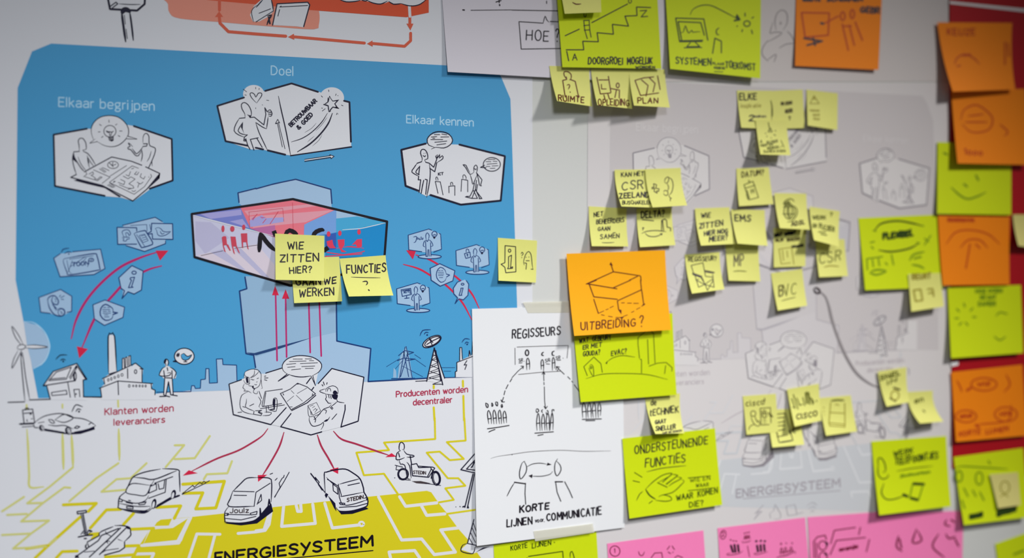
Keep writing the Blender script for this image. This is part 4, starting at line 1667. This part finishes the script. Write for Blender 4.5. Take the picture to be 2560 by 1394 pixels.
note('Y','G',[(50,440),(640,452),(692,1075),(165,1035)],.0034,.0125,.2,-2,'yellow note with three capital letters near its top, beside the four-line question note',"""
@ G 26 =kp
t 125,640,395,645,105|EMS
""", group=SM)
note('Y','H',[(790,40),(1365,60),(1402,718),(850,703)],.0014,.007,.3,-1,'yellow note with two underlined capital letters, right of the folding chair note',"""
@ H 20 =dk
t 945,455,1110,430,190|MP
@ 18 =kq
S 930,545 1020,535 1165,545
""", group=SM)
note('Y','H',[(85,250),(690,205),(775,855),(210,930)],.0014,.014,.3,-3,'yellow note with a drawing of a folding director chair',"""
@ H 17 kp
t 150,370,635,350,75|REGISSEUR?
@ 13
L 195,440 400,395 445,630;195,440 235,570;445,630 570,645;220,570 385,630;225,600 380,655;430,525 600,560;435,550 590,575;220,570 225,600;260,610 325,820;385,650 480,875;430,770 290,700;430,770 575,670;325,820 430,770;570,600 595,820;595,820 430,770;480,875 580,690;370,660 440,770;330,680 275,690
@ 22 =dk
L 445,550 580,570;240,590 370,635
""", group=SM)
note('Y','P',[(1841,421),(1922,418),(1934,510),(1848,515)],.0014,.007,.3,-1,'yellow note with a drawn date calendar, alone above the three-letter note',"""
@ 21 11 =kq2
t 2290,370,2505,345,52|DATUM?
@ 10 =kq
L 2310,445 2400,410 2455,570 2360,595 2310,445;2320,480 2420,450;2355,400 2370,415 2345,430;2340,500 2365,580;2335,540 2350,590
L 2380,490 2385,530;2400,485 2410,525;2380,510 2410,500
""", group=SM)
note('Y','G',[(805,155),(1365,165),(1428,795),(905,765)],.0048,.012,.3,-2,'yellow note with a scribbled globe',"""
@ G 22 kq
E 1070,480,95,130
E 1075,470,45,110
L 970,400 1160,390;960,520 1170,520;1060,350 1065,600
S 960,350 1000,290 1080,255 1140,280 1150,310;1150,380 1200,430 1200,530 1120,640 1030,660
@ 34
L 980,340 1060,300;990,370 1080,330
@ 24 kq2
t 1110,730,1330,690,70|ADSL
""", group=SM)
note('Y','G',[(790,760),(1355,780),(1348,1430),(800,1450)],.0014,.004,.1,0,'yellow note with a drawn page, half covered by the globe note',"""
@ G 28 kb
t 815,920,935,890,50|WAT
t 990,895,1180,860,50|WORDT
@ 18 kq2
t 830,1010,960,990,50|MIJN
t 1030,1000,1250,975,50|ROOSTER
@ 26 kb
t 1110,1110,1310,1080,32|TAAKJE
@ 14 yl
L 890,1130 1110,1100 1150,1394;890,1130 930,1390 1090,1370;950,1150 970,1330;1030,1160 1040,1270
""", group=SM)
note('Y','G',[(1420,390),(1950,470),(1935,1090),(1500,975)],.0048,.016,.3,-2,'strongly curled yellow note right of the globe note',"""
@ G 22 kq
t 1480,610,1700,610,60|WERK
t 1780,560,1820,560,60|?
t 1480,750,1540,750,60|EN
t 1590,770,1850,830,80|PLEZIER
L 1620,870 1720,890;1580,830 1700,840
""", group=SM)
note('Y','G',[(1520,950),(2030,960),(2090,1600),(1590,1620)],.0014,.009,.3,-1,'yellow note with three underlined letters below the strongly curled note',"""
@ G 24 kq
t 1600,1390,1960,1310,170|CSR
@ 31 13 yl
S 555,1265 620,1250 710,1258
""", group=SM)
note('Y','H',[(1585,575),(2130,500),(2215,1140),(1705,1225)],.0014,.010,.2,-1,'yellow note with three large underlined letters, left of the grey curve',"""
@ H 26 kq2
t 1730,980,1800,960,180|B
@ 20 kq
t 1810,965,2020,930,190|VC
@ 16
S 1765,1060 1860,1030 2020,990
""", group=SM)
note('Y','J',[(118,275),(695,235),(735,900),(185,948)],.0014,.005,.1,0,'yellow note with a telephone handset beside a written page',"""
@ J 18 kq2
t 180,450,490,420,90|cisco
L 497,315 502,355
@ 14
E 300,580,45,50
S 260,620 290,720 350,790 410,790 410,720 380,700 370,740
S 330,620 350,690 390,740
S 320,770 260,790 230,830 225,870
L 420,490 600,475 610,740;420,490 440,780 580,770
L 460,640 450,540 500,520 530,560 530,640 460,640;470,600 490,550 510,600;560,570 600,570 640,640 590,620 560,570
@ 9 kq
L 470,665 520,660;470,690 520,685;475,720 530,712;480,750 520,745
""", group=SM)
note('Y','J',[(545,515),(1100,492),(1190,1120),(635,1170)],.0009,.012,.1,-1,'yellow note with a tall device sketch, lowest of the lower cluster',"""
@ J 16 kq2
L 715,590 860,575 990,1040;725,655 840,645;735,740 850,715;735,795 850,785;740,875 850,855;705,890 750,1080;715,985 900,950;710,880 730,985
@ 24 =kb
S 750,1085 850,1070 1000,1045
S 930,860 950,940
@ 16
L 975,870 1120,830;975,870 1030,920;975,870 1010,830
""", group=SM)
note('Y','J',[(890,155),(1445,60),(1492,700),(1025,805)],.0042,.013,.35,-1,'yellow note with a row of vertical strokes above a word',"""
@ J 20 =kq
L 970,320 1030,490;1000,250 1080,500;1060,310 1110,440;1110,430 1160,420;1165,300 1200,440;1240,200 1290,420;1300,300 1340,420;1400,350 1410,370;990,470 1020,470
@ 34
L 1215,220 1235,400;1265,220 1280,400;1320,330 1350,390
@ 24 =kq2
t 1060,680,1410,620,85|CISCO
""", group=SM)
note('Y','J',[(1440,310),(2000,262),(2110,890),(1570,965)],.0018,.010,.3,-1,'yellow note with a drawn mobile phone, rightmost of the lower cluster',"""
@ J 34 kq
S 1650,360 1760,345 1890,350
@ 18 yl
L 1650,390 1620,740 1900,770 1895,400;1640,560 1880,575;1640,790 1900,810;1620,740 1640,800;1900,770 1895,820
S 1720,430 1760,420 1800,440;1520,470 1540,480;1520,540 1540,540;1530,600 1540,600
""", group=SM)
note('Y','K',[(385,335),(880,258),(932,870),(535,945)],.0044,.009,.3,-3,'yellow note at the end of the grey curve',"""
@ K 30 kq
t 430,490,760,390,75|SNEL
t 550,570,700,500,60|IN
@ 34 kq2
L 660,620 760,650;600,800 690,850
@ 24 yl
E 680,750,70,80
""", e=3, group=SM)
note('Y','K',[(900,692),(1340,668),(1525,1205),(1115,1240)],.0016,.017,.2,-9,'yellow note with a strongly curled foot, just left of the lime and orange column',"""
@ K 26 kq
t 1030,890,1170,850,80|en
L 1170,1010 1200,1040
""", e=2.6, group=SM)
note('Y','32',[(1395,-60),(1715,-70),(1752,262),(1428,312)],.0075,.008,.1,0,'yellow note over the corner of the lime note with the ellipse',"""
@ 32 18 yl
L 1450,100 1520,90 1540,200 1470,210 1450,100;1590,90 1640,85 1650,160;1600,130 1650,120
t 1440,-10,1620,-20,50|BEURT
""", group=SM)
note('Y','22',[(1322,1150),(1672,1125),(1716,1522),(1428,1530)],.0010,.015,.35,-4,'yellow note between two big lime notes, its foot over the lower one',"""
@ 22 11 kp
t 1385,1245,1435,1238,52|de
@ 12
t 1375,1350,1655,1312,62|tECHNIEK
@ !23
t 1425,60,1530,50,36|GAAT
t 1430,130,1625,108,42|SNELLER
@ 6 =dk
t 1500,160,1690,135,20|DAN WE DENKEN
""", e=2.2, group=SM)
note('W','P',[(2532,536),(2590,536),(2600,622),(2546,614)],.0040,.010,.2,-2,'pale yellow note at the right edge beside the red panel, partly out of frame', group=SM)

note('G','22',[(600,330),(1598,330),(1641,1140),(685,1213)],.0062,.004,.3,-1,'lime note with a small house and a tall building, below the bright orange note',"""
@ 22 10 kp
t 672,628,760,608,42|WAT
t 800,605,985,590,45|GEBEURT
t 705,690,890,662,40|ER MET
t 708,755,875,740,45|GOUDA?
t 990,750,1140,728,48|EVAC?
@ 7 kg
L 1255,570 1330,510;1255,570 1255,640 1270,775;1385,505 1415,540;1410,550 1425,825;1350,590 1360,835;1275,785 1290,790 1290,925;1365,855 1450,825 1535,818 1595,870 1592,905;1530,850 1520,930
L 750,950 715,860 815,765 885,830 900,918
S 735,980 900,935 1120,928 1350,940 1550,988
S 770,860 785,840 808,860 812,960 775,900 765,870
E 787,870,9,11
S 940,820 1000,775 1100,750 1225,765
F 930,825 955,800 945,835
""", group=LG)
note('O','21',[(543,1130),(1525,1095),(1585,1888),(620,1948)],.0082,.011,.2,-2,'bright orange note with a drawn crate, arrows and a question word',"""
@ 21 10 ko
L 1010,1310 985,1235;740,1432 1010,1310 1275,1350;1250,1355 1170,1394;1282,1355 1285,1400
@ =ko
F 970,1240 985,1212 1005,1250
@ 22 10 ko
L 745,35 1045,85;765,30 840,0;765,30 815,165 1050,190;1010,75 1180,0;1280,0 1290,95 1050,205;1050,205 1062,290
L 815,190 860,330;1292,100 1312,240
@ =ko
F 1055,290 1090,295 1090,340
@ 7
L 860,330 915,305;935,295 960,285;975,275 1010,258;890,343 920,350;960,358 1000,365;1035,370 1095,372;1110,360 1150,345;1190,320 1215,308;1240,290 1275,272;1290,260 1320,240;1090,225 1120,225;1150,228 1190,228;1210,230 1260,230
@ 14
L 1085,372 1105,370;1305,248 1320,238
@ 13
t 690,495,1225,455,75|UITBREIDING
t 1275,460,1310,455,105|?
""", group=OG)
note('G','23',[(1098,205),(2022,103),(2095,865),(1170,1002)],.0042,.006,.1,-1,'lime note with an open helping hand and an underlined two-line heading',"""
@ 23 13 kp
t 1225,358,1945,262,78|ONDERSTEUNENDE
t 1325,495,1725,435,82|FUNCTIES
@ 8
S 1340,537 1500,500 1735,475
@ 9 kg
S 1330,710 1400,640 1500,570 1590,550 1570,580 1460,640
S 1590,560 1650,570 1630,590 1530,660;1650,590 1690,600 1600,650 1560,680;1690,615 1715,630 1680,670 1600,740 1490,770 1460,785
L 1450,645 1545,690;1500,640 1590,560;1540,660 1640,580
S 1430,820 1530,830 1590,815 1570,780 1500,765
@ 14
S 1330,710 1370,770 1430,810
@ 8
L 1220,543 1295,590;1205,625 1270,640;1365,850 1398,825
S 1305,730 1270,760 1240,822
L 1755,598 1975,577;1755,725 1990,698
@ 7
t 1775,640,1970,615,38|WIE EN
t 1832,690,1955,680,36|WAAR
@ 11
t 1640,825,1800,795,55|WAAR
t 1850,785,2045,745,58|KOMEN
t 1765,890,1905,868,52|DIE?
""", group=LG)
note('G','23',[(-184,1265),(840,1120),(880,1800),(-150,1900)],.0012,.004,0,0,'lime note with a drawn frame, under the foot of the white sheet',"""
@ 23 10 kg
t -10,1320,150,1290,45|KORTE
t 200,1295,385,1262,45|LIJNEN
L 420,1238 424,1240;165,1378 505,1328 510,1394;150,1394 145,1450
S 580,1394 580,1345 600,1330 620,1394 620,1430
""", group=LG)
note('G','33',[(1030,235),(1775,180),(1822,880),(1108,968)],.0020,.011,.2,-1,'lime note with a telephone handset linked by an arrow to a mobile phone',"""
@ 33 14 kg
t 1255,385,1440,345,50|WERK
@ 16
t 1265,465,1690,400,62|TELEFOONTJES
@ 9
S 1280,530 1450,500 1640,480;1310,600 1450,560 1620,535
@ 12 =gl
t 1320,590,1610,550,28|thuiswerken
@ 12 =kg
S 1100,480 1095,410 1130,400 1165,460 1170,530 1140,540
S 1095,470 1100,570 1150,610 1200,580 1190,560
S 1155,650 1130,740 1170,805 1250,810 1370,770
@ 30
L 1350,765 1385,780
L 1450,655 1550,660;1430,800 1490,815
@ 14 =gl
L 1440,660 1410,800;1545,665 1500,815
""", group=LG)
note('G','P',[(2146,545),(2346,536),(2360,717),(2163,725)],.0014,.006,.2,0,'lime note with an ellipse around a word and small groups of people',"""
@ 31 18 kg
S 1060,900 1130,830 1290,805 1450,830 1540,855;1500,1030 1400,1080 1230,1110 1100,1095
@ 26
t 1150,985,1440,950,55|FLEXIBEL
@ 14 gl
L 1050,900 1075,905;1530,850 1550,855;1020,1020 1060,1010;1030,1060 1050,1080;1480,1020 1510,1025;1560,980 1600,1010;1620,950 1560,1040
L 985,1180 1140,1160;985,1180 990,1290;1040,1190 1050,1260;1100,1180 1110,1250;1170,1220 1190,1240;1230,1140 1250,1240
@ 20 =gl
S 1020,1310 1090,1290 1180,1300;1010,1320 1080,1340 1180,1310;1410,1200 1450,1140 1560,1110;1430,1240 1500,1250 1560,1280;1450,1180 1530,1160
""", group=LG)
# column of big notes at the right edge
note('R','30',[(1688,222),(2432,228),(2462,890),(1840,912)],.0052,.012,.3,-5,'orange note at the top of the right-hand column over the red panel',"""
@ 30 16 op
t 1790,345,2060,350,60|KEUZE
S 1860,640 1880,580 1960,540 2050,580 2110,640;1880,660 1920,650
L 2360,420 2360,640;2390,430 2400,560
@ 26
L 1950,550 2010,545
""", group=OG)
note('R','P',[(2378,226),(2562,222),(2574,412),(2394,408)],.0064,.007,.2,-1,'orange note second in the right-hand column, overlapping the lime one below it',"""
@ P 4 op
S 2402,300 2410,275 2440,262 2470,280 2482,300 2470,325 2430,330 2405,310;2420,290 2460,285;2412,305 2470,305;2500,310 2520,330 2510,340
t 2412,385,2455,388,14|1990
""", group=OG)
note('G','P',[(2344,355),(2528,360),(2528,537),(2343,534)],.0026,.004,0,0,'lime note third in the right-hand column, with a faint curve',"""
@ P 5 gl
S 2378,468 2400,488 2420,497 2445,490 2465,480
L 2410,460 2418,466;2440,438 2446,450;2360,382 2368,386
""", group=LG)
note('R','P',[(2345,537),(2524,541),(2524,711),(2357,713)],.0034,.004,.2,-1,'orange note fourth in the right-hand column, with a faint arch drawing',"""
@ P 4 op
t 2370,553,2435,554,8|BEREIKBAAR
S 2365,610 2390,580 2430,575 2470,585 2500,610;2400,620 2420,600 2450,600 2470,620
L 2415,670 2425,610;2440,610 2450,620
""", group=OG)
note('G','P',[(2369,719),(2552,712),(2558,882),(2378,895)],.0034,.007,.1,0,'lime note fifth in the right-hand column, with a drawn sun of dots',"""
@ P 4 gl
t 2440,732,2505,730,9|HOE DOEN
t 2450,748,2490,746,9|WE DAT
t 2445,765,2488,763,10|SAMEN
L 2410,758 2412,766;2392,772 2398,778;2432,770 2426,776;2388,795 2396,795;2432,792 2440,792;2398,812 2404,806;2420,812 2414,806
S 2490,790 2500,780 2520,785;2485,840 2500,850 2515,840
""", group=LG)
note('R','P',[(2378,930),(2556,911),(2567,1088),(2390,1104)],.0034,.005,.1,0,'orange note sixth in the right-hand column, with ringed words and arrows',"""
@ P 4 op
E 2460,960,32,16
t 2445,965,2475,962,9|WIE
S 2392,950 2400,965 2405,980;2515,935 2525,960 2510,980
E 2415,1040,26,15
E 2515,1035,28,18
t 2400,1045,2430,1042,9|WAAR
t 2500,1040,2530,1036,9|HOE
S 2440,1065 2450,1060 2520,1050 2528,1010
t 2398,1090,2450,1084,11|KORTE
t 2465,1084,2520,1076,11|LIJNEN
@ 7
L 2418,975 2426,970;2440,1062 2446,1066
""", group=OG)
note('G','P',[(2384,1142),(2558,1119),(2574,1292),(2410,1312)],.0030,.009,.1,-1,'lime note seventh in the right-hand column, with a smaller note stuck on it',"""
@ P 4 gl
S 2388,1172 2400,1165 2460,1168 2520,1172;2470,1150 2476,1160
E 2398,1190,8,14
E 2448,1195,9,16
L 2410,1220 2420,1240;2432,1225 2440,1240;2450,1230 2460,1250;2405,1250 2412,1270
@ 7 =kg
t 2425,1296,2455,1290,9|SAMEN
@ 10
t 2494,1288,2538,1275,11|SPREKEN
""", e=2.6, group=LG)
note('W','33',[(2208,562),(2488,542),(2518,868),(2292,900)],.0068,.006,.1,0,'small pale yellow note stuck on the seventh note of the right-hand column',"""
@ 33 12 yl
E 2360,690,45,60
S 2310,790 2350,760 2400,790
""", group=SM)
note('G','P',[(2488,1359),(2620,1312),(2660,1480),(2512,1530)],.0012,.005,0,0,'lime note cut off by the lower right corner of the photo',"""
@ P 5 gl
L 2535,1385 2560,1375
""", group=LG)
note('P','P',[(1518,1358),(1758.5,1325),(1772,1520),(1530,1550)],.0012,.004,0,0,'pink note marked with a ringed number one',"""
@ 23 9 kr
E 1025,1325,50,52,-20
t 1020,1340,1026,1340,40|1
S 1260,1325 1270,1360 1300,1370 1320,1330
L 1385,1394 1420,1345 1490,1340 1500,1394;1545,1310 1570,1275;1595,1275 1618,1310;1555,1335 1580,1350;1600,1340 1605,1335;1620,1390 1650,1370 1700,1390
""", group=PK)
note('P','P',[(1794,1319.5),(2013,1292.5),(2030,1500),(1808,1520)],.0012,.004,0,0,'pink note marked with a ringed number two and rows of small people',"""
@ 23 8 kr
E 2103,1162,28,45,10
t 2090,1180,2115,1175,42|2
L 2310,1210 2318,1170 2330,1210 2338,1165 2350,1205 2360,1165 2370,1200;2345,1275 2365,1380
S 2290,1225 2300,1240 2360,1230 2380,1215;2180,1340 2140,1355 2160,1365 2260,1350 2300,1320;2440,1340 2410,1350 2440,1360 2549,1330
@ 14 kr
L 2312,1148 2316,1148;2335,1142 2339,1142;2358,1138 2362,1138;2175,1212 2180,1216;2203,1222 2208,1224;2230,1225 2235,1228
@ 22 =kb
L 2180,1270 2200,1335;2215,1262 2225,1335;2250,1265 2258,1330;2440,1270 2450,1330;2475,1265 2480,1325;2510,1262 2515,1320
L 2430,1228 2436,1226;2475,1225 2480,1222;2515,1228 2520,1226
@ 33 9 kr
S 125,1240 135,1250 130,1262 122,1250;175,1240 185,1248 178,1255;232,1240 245,1245 238,1258
S 125,1370 125,1310 140,1295 150,1365;165,1365 165,1305 180,1290 192,1360;215,1350 220,1300 235,1285 248,1345
S 100,1394 90,1385 180,1370 270,1330 270,1355
L 120,1340 250,1320
""", group=PK)
note('P','P',[(2019,1292),(2222,1277),(2236,1480),(2032,1500)],.0012,.004,0,0,'pink note with a drawn traffic light and two signboards',"""
@ 33 12 kr
L 460,1394 455,1230 490,1185 570,1168 580,1210;485,1394 480,1240
E 545,1270,40,45
E 550,1380,40,45
L 625,1250 660,1120 870,1090;620,1360 680,1220 970,1190;920,1090 905,1160;1010,1210 980,1330
@ 22 =kb
S 565,1235 590,1250 580,1280;565,1350 590,1365
@ 18 kr
t 715,1325,890,1290,28|oranje
""", group=PK)
note('P','P',[(2212,1281),(2409,1276.5),(2404,1480),(2222,1500)],.0009,.003,0,0,'pink note with rough flame shapes, rightmost of the pink row',"""
@ 33 18 kr
S 1300,1170 1280,1280 1340,1330;1310,1200 1330,1300
S 1480,1100 1440,1240 1530,1220 1490,1120
S 1700,1150 1640,1280 1760,1394;1770,1150 1800,1200 1870,1180;1780,1010 1760,1060 1820,1080;1820,1010 1860,1040;1860,1200 1900,1280
""", group=PK)
